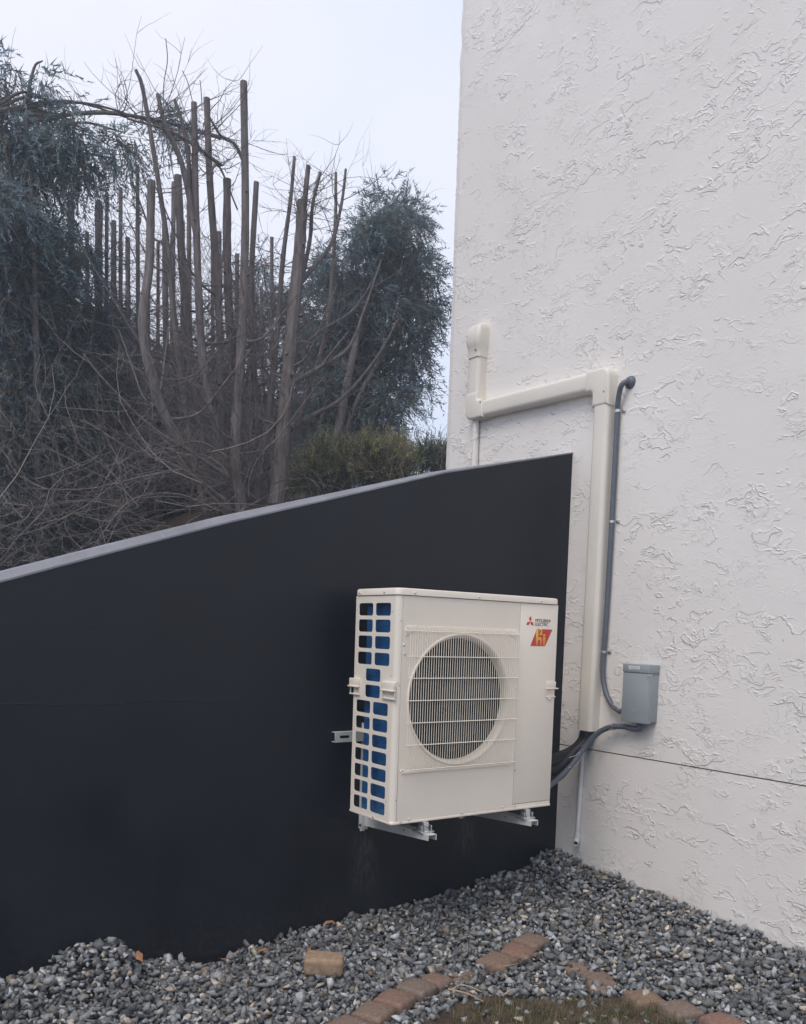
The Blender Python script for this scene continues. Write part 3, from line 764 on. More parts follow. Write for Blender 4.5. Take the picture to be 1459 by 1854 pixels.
# insulated refrigerant lines
ls = empty('refrigerant_lines', (1.3, .28, .2)); tag(ls, 'black foam insulated pipes curving from the pipe cover end into the heat pump', 'pipes')
for k, (dy, dxx, r_, ze) in enumerate(((.268, 1.522, .030, .170), (.245, 1.520, .030, .115), (.238, 1.528, .026, .075), (.258, 1.532, .026, .155))):
    P = catmull([(dxx, dy, .40), (dxx, dy+.002, .33), (dxx-.012, dy+.012, .27), (dxx-.07, dy+.03, .215+.03*(ze-.12)), (dxx-.19, dy+.04, ze+.012), (dxx-.34, dy+.035, ze-.004), (.95, dy+.02, ze-.01)], 8)
    under(MB().tube(P, r_, 14).build('insulated_pipe', M['foam'], smooth=True), ls)
for k, (za, zb_) in enumerate(((.255, .30), (.20, .235))):
    P = catmull([(1.47, .24, za), (1.44, .225, za-.025), (1.40, .222, za-.05), (1.35, .224, za-.06)], 6)
    under(MB().tube(P, .0012, 5).build('cable_tie', M['white'], smooth=True), ls)

# ------------------------------------------------------------------ gravel
from math import cos, sin
def hull_stone(seed):
    r_ = np.random.default_rng(seed); P = r_.normal(size=(10, 3)); P /= np.linalg.norm(P, axis=1)[:, None]
    P *= r_.uniform(.74, 1.0, (10, 1)); P *= np.array([1., r_.uniform(.62, .9), r_.uniform(.42, .72)])
    bm = bmesh.new()
    for p in P: bm.verts.new(p)
    bmesh.ops.convex_hull(bm, input=bm.verts)
    bmesh.ops.triangulate(bm, faces=bm.faces)
    loose = [v for v in bm.verts if not v.link_faces]; bmesh.ops.delete(bm, geom=loose, context='VERTS')
    bm.verts.index_update(); V = np.array([v.co[:] for v in bm.verts]); F = np.array([[v.index for v in f.verts] for f in bm.faces]); bm.free()
    return V, F
ST = [hull_stone(100+i) for i in range(36)]
def randrot(r_):
    q = r_.normal(size=4); q /= np.linalg.norm(q); w_, x, y, z = q
    return np.array([[1-2*(y*y+z*z), 2*(x*y-z*w_), 2*(x*z+y*w_)], [2*(x*y+z*w_), 1-2*(x*x+z*z), 2*(y*z-x*w_)], [2*(x*z-y*w_), 2*(y*z+x*w_), 1-2*(x*x+y*y)]])
PAV = [  # x, y, dz, rot(deg), sx, sy  (half-buried edging)
    (-.515, -.500, .000, 20, .150, .155), (-.372, -.452, .002, 24, .150, .150), (-.235, -.398, .000, 22, .150, .150), (-.092, -.352, -.002, 20, .150, .150), (.030, -.330, -.006, 15, .110, .125),
    (.160, -.330, -.022, 25, .15, .12), (.365, -.330, -.004, 18, .165, .160), (.520, -.296, -.002, 30, .150, .155), (.665, -.235, .000, 12, .16, .150),
    (.640, -.545, -.014, 40, .130, .13), (.625, -.680, -.010, 62, .155, .14), (.560, -.740, -.016, 50, .10, .09), (.618, -.930, -.004, 68, .155, .15), (.640, -1.085, -.004, 78, .15, .15), (.680, -1.245, -.004, 85, .15, .15)]
def soilside(x, y):
    """how far (m) a spot lies on the lawn side of the paver edging"""
    y1 = np.interp(x, [-3, -.6, .1, .25, .62, .66], [-1.2, -.62, -.47, -.62, -.83, -1.6])
    return np.where(x < .6, y1-y, -1)
def paver_clear(x, y, m=0.0):
    ok = np.ones(x.shape, bool)
    for (px, py, dz, a, sx, sy) in PAV:
        if dz < -.012: continue
        c, s_ = cos(R(a)), sin(R(a)); u = (x-px)*c+(y-py)*s_; v = -(x-px)*s_+(y-py)*c
        ok &= ~((np.abs(u) < sx/2-.004+m) & (np.abs(v) < sy/2-.004+m))
    return ok
VV = []; FF = []; CC = []; n0 = 0
for layer in range(3):
    sp = .0255 if layer < 2 else .055
    gx = np.arange(-3.2, XW-.004, sp); gy = np.arange(-1.9, YW-.004, sp)
    X, Y = np.meshgrid(gx, gy); X = X.ravel()+rng.uniform(-.5, .5, X.size)*sp; Y = Y.ravel()+rng.uniform(-.5, .5, Y.size)*sp
    # keep what the picture and a step to the side can see
    k = (Y > -1.75-.55*(X+.4)*0) & (X < XW-.008) & (Y < YW-.006)
    vis = (Y > (-.95+.35*(-X-.3)).clip(-1.9, .1)-.25) | (X > .2)
    k &= vis & ~((X > .2) & (Y < -1.9))
    sd_ = soilside(X, Y); k &= rng.random(X.size) > np.clip((sd_+.03)/.13, 0, .93)
    k &= paver_clear(X, Y, 0.004) | (rng.random(X.size) < (.05 if layer == 2 else .012))
    X, Y = X[k], Y[k]; H = hg(X, Y)
    for x, y, h in zip(X, Y, H):
        s_ = float(np.clip(rng.lognormal(math.log(.0200), .30), .009, .038))
        if layer == 2: s_ *= 1.15
        V, F = ST[rng.integers(36)]
        ax = randrot(rng)
        # lie mostly flat
        V = V*s_
        a = rng.uniform(0, 2*PI); t1, t2 = rng.normal(0, .45), rng.normal(0, .45)
        Rz = np.array([[cos(a), -sin(a), 0], [sin(a), cos(a), 0], [0, 0, 1]]); Rx = np.array([[1, 0, 0], [0, cos(t1), -sin(t1)], [0, sin(t1), cos(t1)]]); Ry = np.array([[cos(t2), 0, sin(t2)], [0, 1, 0], [-sin(t2), 0, cos(t2)]])
        V = V @ (Rz @ Rx @ Ry if rng.random() < .8 else ax).T
        z = h-.016+layer*.0125+rng.uniform(-.006, .007)+s_*.15
        if y > YW-.03: y = YW-.03*rng.random()-.012
        V = V+np.array([x, y, z])
        V[:, 0] = np.minimum(V[:, 0], XW-.0015); V[:, 1] = np.minimum(V[:, 1], YW-.0015)
        g_ = float(np.clip(rng.lognormal(math.log(.165), .52), .04, .50)); tt = rng.random()
        if tt < .72: c = np.array([g_*.97, g_*1.0, g_*1.035])
        elif tt < .91: c = np.array([g_*1.02, g_, g_*.95])
        elif tt < .97: c = np.array([g_*1.35, g_*1.12, g_*.92])
        else: c = np.array([.46, .39, .31])*rng.uniform(.8, 1.25)
        VV.append(V); FF.append(F+n0); n0 += len(V); CC.append(np.tile(c, (len(V), 1)))
gv = big_mesh('gravel', np.concatenate(VV), np.concatenate(FF), M['stone'], C_=np.concatenate(CC))
tag(gv, 'crushed grey stone gravel heaped against both walls', 'gravel', kind='stuff')
print('stones', len(VV))

# pavers
def paver_mesh(seed, sx, sy, h=.06):
    bm = bmesh.new(); bmesh.ops.create_cube(bm, size=1)
    for v in bm.verts: v.co = Vector((v.co.x*sx, v.co.y*sy, v.co.z*h))
    bmesh.ops.bevel(bm, geom=list(bm.edges), offset=.017, segments=3, affect='EDGES', profile=.5)
    bmesh.ops.subdivide_edges(bm, edges=[e for e in bm.edges if e.calc_length() > .03], cuts=5, use_grid_fill=True)
    for v in bm.verts:
        q = v.co*28+Vector((seed*7.1, seed, 0)); v.co += Vector((noise.noise(q), noise.noise(q+Vector((9, 0, 0))), noise.noise(q+Vector((0, 9, 0)))))*.0042
        q = v.co*90; v.co += Vector((0, 0, noise.noise(q)))*.0016
    me = bpy.data.meshes.new('paver'); bm.to_mesh(me); bm.free(); me.materials.append(M['paver'])
    me.polygons.foreach_set('use_smooth', [True]*len(me.polygons)); return me
PL = ['leftmost edging paver, cut by the bottom edge of the photo left of the pinkish one', 'pinkish edging paver, second from the left in the curved row', 'sandy edging paver in the row between pinkish and grey pavers', 'greyish edging paver in the middle of the left row',
      'brown edging paver at the right end of the left row', 'small edging paver beside the twigs at the end of the left row', 'paver mostly sunk in gravel in the gap between the two rows', 'broad brown paver at the left of the upper three', 'greyish paver in the middle of the upper three',
      'reddish paver at the right end of the upper three', 'small tilted reddish paver half covered by gravel below the upper three', 'brown paver half covered by gravel right of the small tilted one', 'low broken paver showing between stones near the grass',
      'broad red-brown paver at the right of the grass', 'red-brown paver near the bottom edge, right of the grass', 'rounded red-brown paver at the bottom edge, rightmost of all']
PL = PL[:4]+PL[4:5]+PL[6:]
for i, (px, py, dz, a, sx, sy) in enumerate(PAV):
    me = paver_mesh(i+1, sx*.87, sy*.92); o = bpy.data.objects.new('paver', me); COL.objects.link(o)
    o.location = (px, py, float(hg(px, py))+dz-.003); o.rotation_euler = (R(rng.uniform(-3, 3)), R(rng.uniform(-3, 3)), R(a))
    tag(o, PL[i], 'paver', 'edging pavers set in the gravel')
o = bpy.data.objects.new('paver', paver_mesh(40, .165, .105, .078)); COL.objects.link(o); o.data.materials[0] = simple('tan_paver', (.30, .205, .135), .92, var=.25, scale=45, bump=.003, bscale=120, dust=(.40, .33, .26))
c_ = at(586, 1752, 2, -.565); o.location = (c_[0], c_[1], -.548); o.rotation_euler = (R(4), R(2), R(-36))
tag(o, 'loose tan brick-shaped paver lying alone on top of the gravel', 'paver')

# soil strip and grass
xs = np.linspace(-1.6, .66, 110); ys = np.linspace(-1.9, -.3, 80); X, Y = np.meshgrid(xs, ys); H = hg(X, Y)
sd_ = soilside(X, Y)
Z = H-.035+np.clip((sd_+.06)/.1, 0, 1)*.031
Z += .004*np.sin(X*61)*np.sin(Y*53)
o = grid('soil', X, Y, Z-.0, M['soil'])
G = 15000; gx = rng.uniform(-1.3, .62, G); gy = rng.uniform(-1.7, -.45, G); sd_ = soilside(gx, gy)
pn = np.array([noise.noise(Vector((x*9, y*9, 0))) for x, y in zip(gx, gy)])
k = rng.random(G) < np.clip((sd_-.05+pn*.10)/.10, 0, 1); gx, gy = gx[k], gy[k]; G = len(gx)
hz_ = hg(gx, gy)-.006; L_ = rng.uniform(.018, .05, G); a = rng.uniform(0, 2*PI, G); ln = rng.uniform(.2, 1.1, G); wd = .0012
dirx, diry = np.cos(a), np.sin(a)
p0 = np.stack([gx, gy, hz_], 1); side_ = np.stack([-diry, dirx, 0*a], 1)*wd
mid = p0+np.stack([dirx*L_*.35*ln, diry*L_*.35*ln, L_*.55], 1); tip = p0+np.stack([dirx*L_*ln, diry*L_*ln, L_*(1.05-.4*ln)], 1)
V = np.stack([p0-side_, p0+side_, mid+side_*.8, mid-side_*.8, tip], 1).reshape(-1, 3); base = np.arange(G)[:, None]*5
F = np.concatenate([base+np.array([0, 1, 2]), base+np.array([0, 2, 3]), base+np.array([3, 2, 4])])
gc = np.where(rng.random((G, 1)) < .58, np.array([[.13, .155, .055]]), np.array([[.30, .24, .13]]))*rng.uniform(.6, 1.25, (G, 1))
o = big_mesh('grass', V, F, M['grass'], C_=np.repeat(gc, 5, 0)); tag(o, 'thin short grass mixed with dead blades at the gravel edge', 'grass', kind='stuff')

# fallen leaves and twigs
def leaf(name, loc, s_, a, lab, curl=.5):
    b = MB(); V = []; n = 6
    for i in range(n+1):
        t = i/n; w_ = .5*math.sin(PI*min(1, t*1.02))**.7*(.42+.1*math.sin(i*2.1)); y = (t-.5)
        for j in (-1, 0, 1): V.append((y*s_, j*w_*s_, s_*(curl*.5*j*j*w_+.25*curl*math.sin(t*4)+.06*math.sin(i*1.7+j))))
    F = [(i*3+j, i*3+j+1, (i+1)*3+j+1, (i+1)*3+j) for i in range(n) for j in range(2)]
    V2 = [(x, y, z-.0006) for x, y, z in V]; b.add(V, F); b.add(V2, [f[::-1] for f in F])
    o = b.build(name, M['leafdry'], smooth=True); o.location = loc; o.rotation_euler = (R(rng.uniform(-35, 35)), R(rng.uniform(-30, 30)), a)
    tag(o, lab, 'leaf', 'dry leaves on the gravel')
for (px, py, yy, s_, lab) in ((597, 1671, .44, .075, 'curled tan dry leaf lying against the foot of the black wall, right of centre'), (252, 1722, .42, .07, 'small brown dry leaf at the foot of the black wall on the far left mound'), (402, 1737, .43, .06, 'orange-brown leaf standing in the dip of the gravel at the black wall'),
                         (476, 1722, .35, .055, 'brown leaf on the gravel between the dip and the curled tan leaf'), (560, 1722, .22, .05, 'orange leaf just above the loose paver'), (905, 1680, .12, .065, 'rust coloured leaf on the dark gravel below the heat pump'), (143, 1702, .42, .045, 'tiny tan leaf at the black wall, leftmost of the leaves'), (615, 1688, .36, .05, 'flat pale brown leaf beside the curled tan leaf')):
    p = at(px, py, 1, yy); leaf('dry_leaf', (p[0], p[1], float(hg(p[0], p[1]))+.022), s_, rng.uniform(0, 6), lab)
for i, (P, lab) in enumerate((([(-.02, -.50, 0), (.02, -.455, .012), (.06, -.47, .02), (.10, -.53, .004)], 'pale bent twig on the soil beside the grey paver'), ([(.0, -.44, .006), (.03, -.52, .01), (.05, -.60, 0)], 'reddish twig lying across the soil below the left paver row'),
                          ([(.16, -.60, 0), (.21, -.595, .008), (.25, -.62, .004)], 'thin brown twig between grass and gravel'), ([(.33, -.41, .012), (.37, -.425, .016), (.41, -.42, .012)], 'short pale twig lying on the broad brown paver'))):
    Q = catmull([(x, y, float(hg(x, y))+.01+z) for x, y, z in P], 6); tag(MB().tube(Q, np.linspace(.0042, .0018, len(Q))*(1 if i != 3 else .5), 6).build('twig', M['stick'], smooth=True), lab, 'twig', 'twigs lying by the pavers')

# ------------------------------------------------------------------ trees
def poly3(pts, Yd):
    """pixel path to points on trees standing Yd metres beyond; (px,py[,extra depth])"""
    return [at(p[0], p[1], 1, Yd+(p[2] if len(p) > 2 else 0)) for p in pts]
def sprays(n, centers, radii, size=(.16, .34), leaves=20, droop=.5, seed=1, col=(.055, .085, .075), lw=.0065, ll=.075, flat=.75, clus=.17):
    """feathery conifer sprays scattered through clumps: numpy triangles"""
    r_ = np.random.default_rng(seed); C0 = np.array(centers); Rr = np.array(radii); w_ = Rr**2; w_ = w_/w_.sum()
    idx = r_.choice(len(C0), n, p=w_); d = r_.normal(size=(n, 3)); d /= np.linalg.norm(d, axis=1)[:, None]
    nc = max(len(C0)*3, n//16); ci = r_.choice(len(C0), nc, p=w_); cdir = r_.normal(size=(nc, 3)); cdir /= np.linalg.norm(cdir, axis=1)[:, None]
    CC_ = C0[ci]+cdir*((r_.random(nc)**.5)*Rr[ci]*.92)[:, None]*np.array([1, .9, 1.])
    j = r_.integers(nc, size=n); pos = CC_[j]+d*((r_.random(n)**.6)*np.minimum(clus, Rr[ci][j]*.6))[:, None]*np.array([1, 1, flat])
    dr = d*.8+cdir[j]*.5+r_.normal(size=(n, 3))*.45; dr[:, 2] -= droop*r_.uniform(.2, 1.4, n); dr /= np.linalg.norm(dr, axis=1)[:, None]
    L = r_.uniform(*size, n); K = leaves
    t = (np.arange(K)+.5)/K; T_ = np.tile(t, (n, 1))+r_.uniform(-.03, .03, (n, K))
    sag = np.zeros((n, K, 3)); sag[..., 2] = -(T_**2)*L[:, None]*.35*droop*2
    P = pos[:, None]+dr[:, None]*(T_*L[:, None])[..., None]+sag
    ld = dr[:, None]*.9+r_.normal(size=(n, K, 3))*.62; ld[..., 2] -= .35*droop; ld /= np.linalg.norm(ld, axis=2)[..., None]
    l_ = ll*r_.uniform(.6, 1.25, (n, K))*(1.1-.5*T_)
    sdv = np.cross(ld, r_.normal(size=(n, K, 3))); sdv /= np.linalg.norm(sdv, axis=2)[..., None]+1e-9
    a = P-sdv*lw/2; b_ = P+sdv*lw/2; c = P+ld*l_[..., None]
    V = np.stack([a, b_, c], 2).reshape(-1, 3)
    # stem of the spray
    s1 = np.cross(dr, r_.normal(size=(n, 3))); s1 /= np.linalg.norm(s1, axis=1)[:, None]
    e = pos+dr*L[:, None]; e[:, 2] -= L*.35*droop*2; V2 = np.stack([pos-s1*.0025, pos+s1*.0025, e], 1).reshape(-1, 3)
    cc = np.array(col)*r_.lognormal(0, .28, (n, 1))*np.stack([r_.uniform(.85, 1.2, n), np.ones(n), r_.uniform(.8, 1.2, n)], 1)
    brown = r_.random(n) < .06; cc[brown] = np.array([.13, .09, .06])
    Cc = np.repeat(cc, 3*K, 0); Cs = np.tile(np.array([[.10, .075, .06]]), (3*n, 1))
    V = np.concatenate([V, V2]); Cc = np.concatenate([Cc, Cs]); F = np.arange(len(V)).reshape(-1, 3)
    return V, F, Cc
class Twigs:
    """thin dead twigs as three-sided tubes, with sub-twigs"""
    def __init__(s, seed): s.r = np.random.default_rng(seed); s.b = MB()
    def twig(s, p, d, L, r0, depth=1, droop=.25, c=(.135, .115, .11)):
        n = 6; P = [np.array(p, float)]; d = np.array(d, float); d /= np.linalg.norm(d); bend = s.r.normal(size=3)*.16
        for i in range(n):
            d = d+bend*.6+s.r.normal(size=3)*.13+np.array([0, 0, (.10-droop*.22*i/n)]); d /= np.linalg.norm(d); P.append(P[-1]+d*L/n)
        cc = np.array(c)*s.r.uniform(.6, 1.5); s.b.tube(P, np.linspace(r0, r0*.3, n+1), 3, cap=False, c=cc)
        if depth > 0:
            for k in range(s.r.integers(2, 6)):
                i = s.r.integers(1, n); dd = d+s.r.normal(size=3)*.7
                s.twig(P[i], dd, L*s.r.uniform(.25, .55), r0*.5, depth-1, droop, c)
    def along(s, path, n, L=(.3, .9), r0=.004, up=.15, t0=.05, t1=.95, depth=1, bias=(0, 0, 0)):
        path = np.array(path)
        for k in range(n):
            t = s.r.uniform(t0, t1)*(len(path)-1); i = int(t); p = path[i]+(path[min(i+1, len(path)-1)]-path[i])*(t-i)
            a = s.r.uniform(0, 2*PI); s.twig(p, (math.cos(a)+bias[0], math.sin(a)*.8+bias[1], up+s.r.normal()*.3+bias[2]), s.r.uniform(*L), r0*s.r.uniform(.6, 1.4), depth)
def stem(path, r0, r1, name, parent, seed=0, n=10, cut=True, nseg=10):
    P = catmull(path, nseg); m = len(P); t = np.linspace(0, 1, m); r_ = r0+(r1-r0)*t**.9
    rr = np.random.default_rng(seed); r_ = r_*(1+.04*rr.normal(size=m)); 
    b = MB().tube(P, r_, n)
    # knots and stubs of sawn side branches
    for k in range(int(3+m/8)):
        i = rr.integers(2, m-1); a = rr.uniform(0, 2*PI); dd = np.array([math.cos(a), math.sin(a), .35]); q = P[i]+dd*r_[i]*.6
        b.tube([q, q+dd*r_[i]*rr.uniform(.5, 1.1)], [r_[i]*.32, r_[i]*.26], 6)
    o = b.build(name, M['bark'], smooth=True); o.parent = parent
    if parent is not None: o.location = -parent.location
    return P
def link_to(o, root): o.parent = root; o.location = -root.location; return o
PXM = lambda Yd: 0.00063*math.hypot(Yd+3.1, 3.0)      # metres per photo pixel at that depth

# the big many-stemmed topped tree
YA = 3.0
ta = empty('pruned_tree', tuple(at(465, 930, 1, YA))); tag(ta, 'many-stemmed conifer with sawn-off tops rising behind the middle of the black wall', 'tree')
k_ = PXM(YA); S_ = []
def st(path, w0, w1, seed, dep=0.):
    P = stem(poly3([(p[0], p[1], dep+(p[2] if len(p) > 2 else 0)) for p in path], YA), w0*k_/2*.92, w1*k_/2*.92, 'trunk', ta, seed); S_.append(P); return P
st([(446, 985), (432, 880), (426, 800), (438, 600), (444, 400), (441, 148)], 25, 13, 1)
st([(488, 985), (502, 890), (516, 740), (532, 560), (543, 440), (547, 364)], 34, 20, 2)
st([(545, 420), (552, 360), (558, 300)], 13, 9, 3, .02)
st([(430, 985), (412, 880), (388, 760), (366, 640), (356, 430), (351, 186)], 24, 11, 4, .15)
st([(462, 985), (468, 880), (484, 780), (500, 620), (512, 470), (526, 360), (533, 284)], 18, 6, 5, .2)
st([(425, 985), (405, 905), (365, 860), (318, 790), (282, 710), (258, 590), (270, 480), (274, 328)], 22, 15, 6, .1)
st([(418, 985), (400, 880), (402, 700), (392, 500), (380, 330), (374, 178)], 20, 12, 7, .35)
st([(470, 985), (455, 860), (425, 700), (412, 500), (411, 325)], 22, 16, 8, .5)
st([(480, 985), (478, 850), (462, 700), (455, 520), (464, 330)], 15, 11, 9, .4)
st([(500, 960), (512, 860), (545, 740), (590, 600), (606, 420), (608, 312)], 15, 6, 10, .5)
st([(400, 985), (378, 850), (345, 650), (330, 480), (322, 318)], 22, 15, 11, .7)
st([(390, 985), (350, 820), (318, 600), (300, 420), (262, 180), (246, 126)], 18, 6, 12, .6)
st([(538, 520), (570, 480), (600, 440), (618, 370), (626, 306)], 10, 5, 13, .05)
st([(534, 560), (560, 440), (566, 370), (580, 312)], 9, 6, 14, .1)
st([(515, 700), (570, 670), (630, 630), (660, 560), (690, 470)], 12, 3, 15)
st([(505, 790), (560, 755), (620, 720), (680, 650), (720, 580)], 12, 3, 16, .1)
st([(530, 640), (580, 600), (640, 560), (680, 500)], 8, 3, 17, .1)
st([(356, 430), (330, 300), (300, 230), (285, 170)], 12, 7, 18, .15)
st([(352, 400), (336, 250), (316, 180)], 10, 6, 19, .2)
st([(400, 300), (350, 262), (300, 235), (230, 215)], 8, 3, 20, .2)
st([(444, 300), (425, 262), (400, 246), (378, 210)], 7, 4, 21, .1)
st([(375, 330), (395, 300), (430, 380)], 5, 3, 22, .1)
st([(405, 905), (330, 850), (240, 815), (150, 760)], 9, 2.5, 23, -.1)
st([(408, 860), (340, 815), (270, 770), (190, 690), (150, 640)], 8, 2.5, 24, -.05)
st([(395, 925), (320, 895), (240, 905), (190, 960), (170, 990)], 5, 2, 25, -.2)
st([(330, 850), (270, 860), (160, 885), (40, 884)], 5, 1.5, 26, -.15)
st([(415, 830), (360, 800), (300, 812), (230, 822)], 5, 1.5, 27, -.1)
tw = Twigs(5)
rb = np.random.default_rng(91)
for i, P in enumerate(S_[:12]):
    if i in (2, 4, 9): continue
    for q in range(5):
        j = int(rb.uniform(.25, .66)*(len(P)-1)); a = rb.uniform(0, 2*PI); L_ = rb.uniform(.35, .85); dh = np.array([math.cos(a), .6*math.sin(a), 0]); p0 = P[j]
        Q = catmull([p0, p0+dh*L_*.35+np.array([0, 0, .10*L_]), p0+dh*L_*.62+np.array([0, 0, .42*L_]), p0+dh*L_*.95+np.array([0, 0, .85*L_])], 5)
        rr_ = rb.uniform(.007, .014); br = MB().tube(Q, np.linspace(rr_, rr_*.45, len(Q)), 6).build('branch', M['bark'], smooth=True); link_to(br, ta)
        tw.along(Q, 7, (.15, .5), .0028, up=.1, t0=.2)
for i, P in enumerate(S_):
    tw.along(P, 42 if i < 12 else 16, (.15, .62), .0032, up=.12, t0=.12, t1=.68 if i < 12 else .9)
for k in range(34):
    a = rng.uniform(0, 2*PI); p = at(rng.uniform(400, 500), rng.uniform(870, 925), 1, YA+rng.uniform(-.2, .3)); tw.twig(p, (-.9+.9*rng.random(), rng.normal()*.4, rng.uniform(-.1, .7)), rng.uniform(.5, 1.6), .0036)
for path in (([(316, 330), (300, 240), (296, 160), (303, 110), (300, 70)]), ([(352, 200), (340, 150), (330, 128)]), ([(366, 200), (364, 165), (362, 145)])):
    tw.b.tube(catmull(poly3(path, YA+.2), 5), .0035, 4, c=(.16, .13, .12))
link_to(tw.b.build('dead_twigs', M['twig'], col=True), ta)['kind'] = 'stuff'

# conifer with a feathery crown behind it, on the right
def crown_tree(name, lab, Yd, base, trunks, clumps, n, seed, col, group=None, ntw=60, **kw):
    t = empty(name, tuple(at(base[0], base[1], 1, Yd))); tag(t, lab, 'tree', group); k = PXM(Yd); r_ = np.random.default_rng(seed)
    C0 = [at(x, y, 1, Yd+dy) for x, y, r, dy in clumps]; Rr = [r*k for x, y, r, dy in clumps]; PS = []
    for i, (path, w0, w1) in enumerate(trunks): PS.append(stem(poly3(path, Yd), w0*k/2, w1*k/2, 'trunk', t, seed+i))
    V, F, C_ = sprays(n, C0, Rr, seed=seed, col=col, **kw)
    o = big_mesh('crown', V, F, M['foliage'], C_=C_); link_to(o, t)
    b = MB(); tq = Twigs(seed)
    for c in C0:
        P = PS[r_.integers(len(PS))]; j = np.argmin(np.abs(P[:, 2]-(c[2]-.35))); p0 = P[j]
        m = (p0+c)/2+np.array([0, 0, .12]); tq.b.tube(catmull([p0, m, c], 5), np.linspace(.016, .005, 11), 5, cap=False, c=(.12, .095, .085))
    for P in PS: tq.along(P, ntw, (.3, .9), .004, up=.15, depth=1)
    link_to(tq.b.build('limbs', M['twig'], col=True), t)['kind'] = 'stuff'
    return t
FG = (.16, .21, .215)  # lighter and bluer than the needles, with haze put into the colour
crown_tree('conifer', 'bushy blue-green conifer right of the sawn stems, beside the house corner', 5.2, (600, 900), [([(600, 930), (610, 800), (640, 640), (680, 480), (700, 360)], 26, 5), ([(590, 930), (640, 740), (720, 600), (760, 540)], 14, 4)],
           [(700, 385, 48, 0), (735, 400, 34, .3), (650, 430, 48, 0), (700, 460, 55, .2), (755, 480, 40, 0), (775, 540, 34, 0), (740, 560, 48, 0), (620, 500, 55, .4), (690, 540, 60, 0), (640, 580, 60, .3),
            (740, 640, 44, 0), (680, 640, 55, .4), (600, 630, 55, .5), (757, 690, 26, 0), (700, 720, 44, 0), (640, 710, 55, .3), (580, 720, 55, .4), (690, 790, 36, 0), (640, 790, 45, .2), (590, 800, 50, .4), (560, 640, 50, .8), (540, 560, 45, .9), (480, 560, 45, 1.), (475, 480, 30, 1.1), (790, 500, 14, 0), (770, 620, 18, 0)],
           5200, 31, FG, leaves=18, size=(.18, .42), lw=.012, ll=.095)
crown_tree('conifer', 'drooping conifer branches at the top left corner, above the topped trunks', 4.0, (60, 960), [([(70, 1100), (66, 700), (60, 420), (45, 200)], 13, 5), ([(400, 250), (300, 222), (200, 205), (100, 208), (-20, 205)], 6, 5)],
           [(15, 150, 40, 0), (60, 160, 38, 0), (100, 190, 34, 0), (40, 210, 45, .2), (-30, 200, 60, 0), (100, 240, 40, 0), (150, 250, 42, 0), (200, 265, 44, 0), (225, 240, 30, 0), (160, 290, 40, .2), (110, 300, 42, 0), (50, 290, 40, 0), (0, 300, 50, .3), (250, 220, 20, 0), (330, 240, 24, 0), (285, 225, 20, 0),
            (30, 370, 48, 0), (-10, 400, 60, 0), (60, 430, 50, .3), (110, 420, 44, .2), (150, 440, 30, .3), (20, 480, 60, 0), (90, 500, 55, .2), (215, 290, 26, 0), (77, 110, 8, 0), (130, 205, 26, 0)],
           1500, 53, (.19, .25, .265), leaves=18, size=(.16, .38), ntw=30, lw=.011, ll=.085, droop=.8, clus=.13)  # palest, bluest crown: haze painted into the foliage colour
crown_tree('conifer', 'dense dark conifer filling the left edge behind the black wall', 4.3, (40, 1000), [([(20, 1100), (25, 760), (30, 520)], 16, 7), ([(130, 1100), (128, 700), (120, 480)], 14, 7)],
           [(10, 420, 50, 0), (50, 470, 50, .2), (20, 540, 70, 0), (90, 580, 45, .3), (20, 640, 80, 0), (110, 650, 70, .3), (190, 600, 45, .2), (20, 760, 90, 0), (110, 770, 80, .3), (190, 720, 60, .4), (30, 880, 90, 0), (120, 880, 90, .2), (40, 980, 90, 0), (140, 960, 80, .2), (230, 800, 60, .4), (230, 900, 70, .3)],
           7600, 71, (.14, .172, .178), leaves=18, size=(.18, .42), ntw=60, lw=.011, ll=.09)  # foliage colour lightened, some haze painted in
# dark hedge row at the back
crown_tree('hedge_tree', 'dense dark evergreen hedge far behind the sawn stems', 8.5, (320, 920), [([(210, 960), (212, 700), (208, 520)], 18, 8), ([(330, 940), (332, 700), (330, 560)], 18, 8), ([(450, 930), (448, 740), (452, 620)], 16, 7)],
           [(x, y, r, 0) for x, y, r in ((200, 640, 45), (260, 620, 40), (300, 680, 45), (360, 640, 42), (420, 660, 42), (200, 740, 60), (270, 740, 60), (340, 740, 60), (410, 740, 60), (480, 720, 55), (180, 840, 70), (260, 840, 70), (340, 840, 70), (420, 830, 70), (490, 820, 60), (540, 780, 50), (540, 860, 50), (200, 930, 70), (300, 930, 60), (400, 900, 60), (480, 900, 50), (120, 980, 70), (20, 1000, 70), (580, 860, 40))],
           8500, 83, (.065, .07, .062), clus=.4, leaves=20, size=(.25, .5), lw=.014, ll=.12, ntw=40)
# individual topped trunks of the hedge row
BT = [('first', 60, 470, 22), ('', 95, 400, 18), ('', 130, 350, 20), ('', 178, 365, 22), ('', 205, 400, 16), ('', 232, 430, 15), ('', 250, 300, 12), ('', 300, 400, 17), ('', 312, 330, 14), ('', 343, 300, 14), ('', 398, 420, 16), ('', 428, 460, 14), ('', 492, 430, 12), ('', 110, 440, 11), ('', 158, 420, 12), ('', 192, 350, 11), ('', 218, 340, 12), ('', 268, 390, 12), ('', 286, 440, 10), ('', 330, 400, 11), ('', 362, 470, 12), ('', 385, 380, 10), ('', 452, 500, 12), ('', 474, 520, 10)]
ORD = ['first', 'second', 'third', 'fourth', 'fifth', 'sixth', 'seventh', 'eighth', 'ninth', 'tenth', 'eleventh', 'twelfth', 'thirteenth', 'fourteenth', 'fifteenth', 'sixteenth', 'seventeenth', 'eighteenth', 'nineteenth', 'twentieth', 'twenty-first', 'twenty-second', 'twenty-third', 'twenty-fourth']
_sx = sorted(range(len(BT)), key=lambda i: BT[i][1])
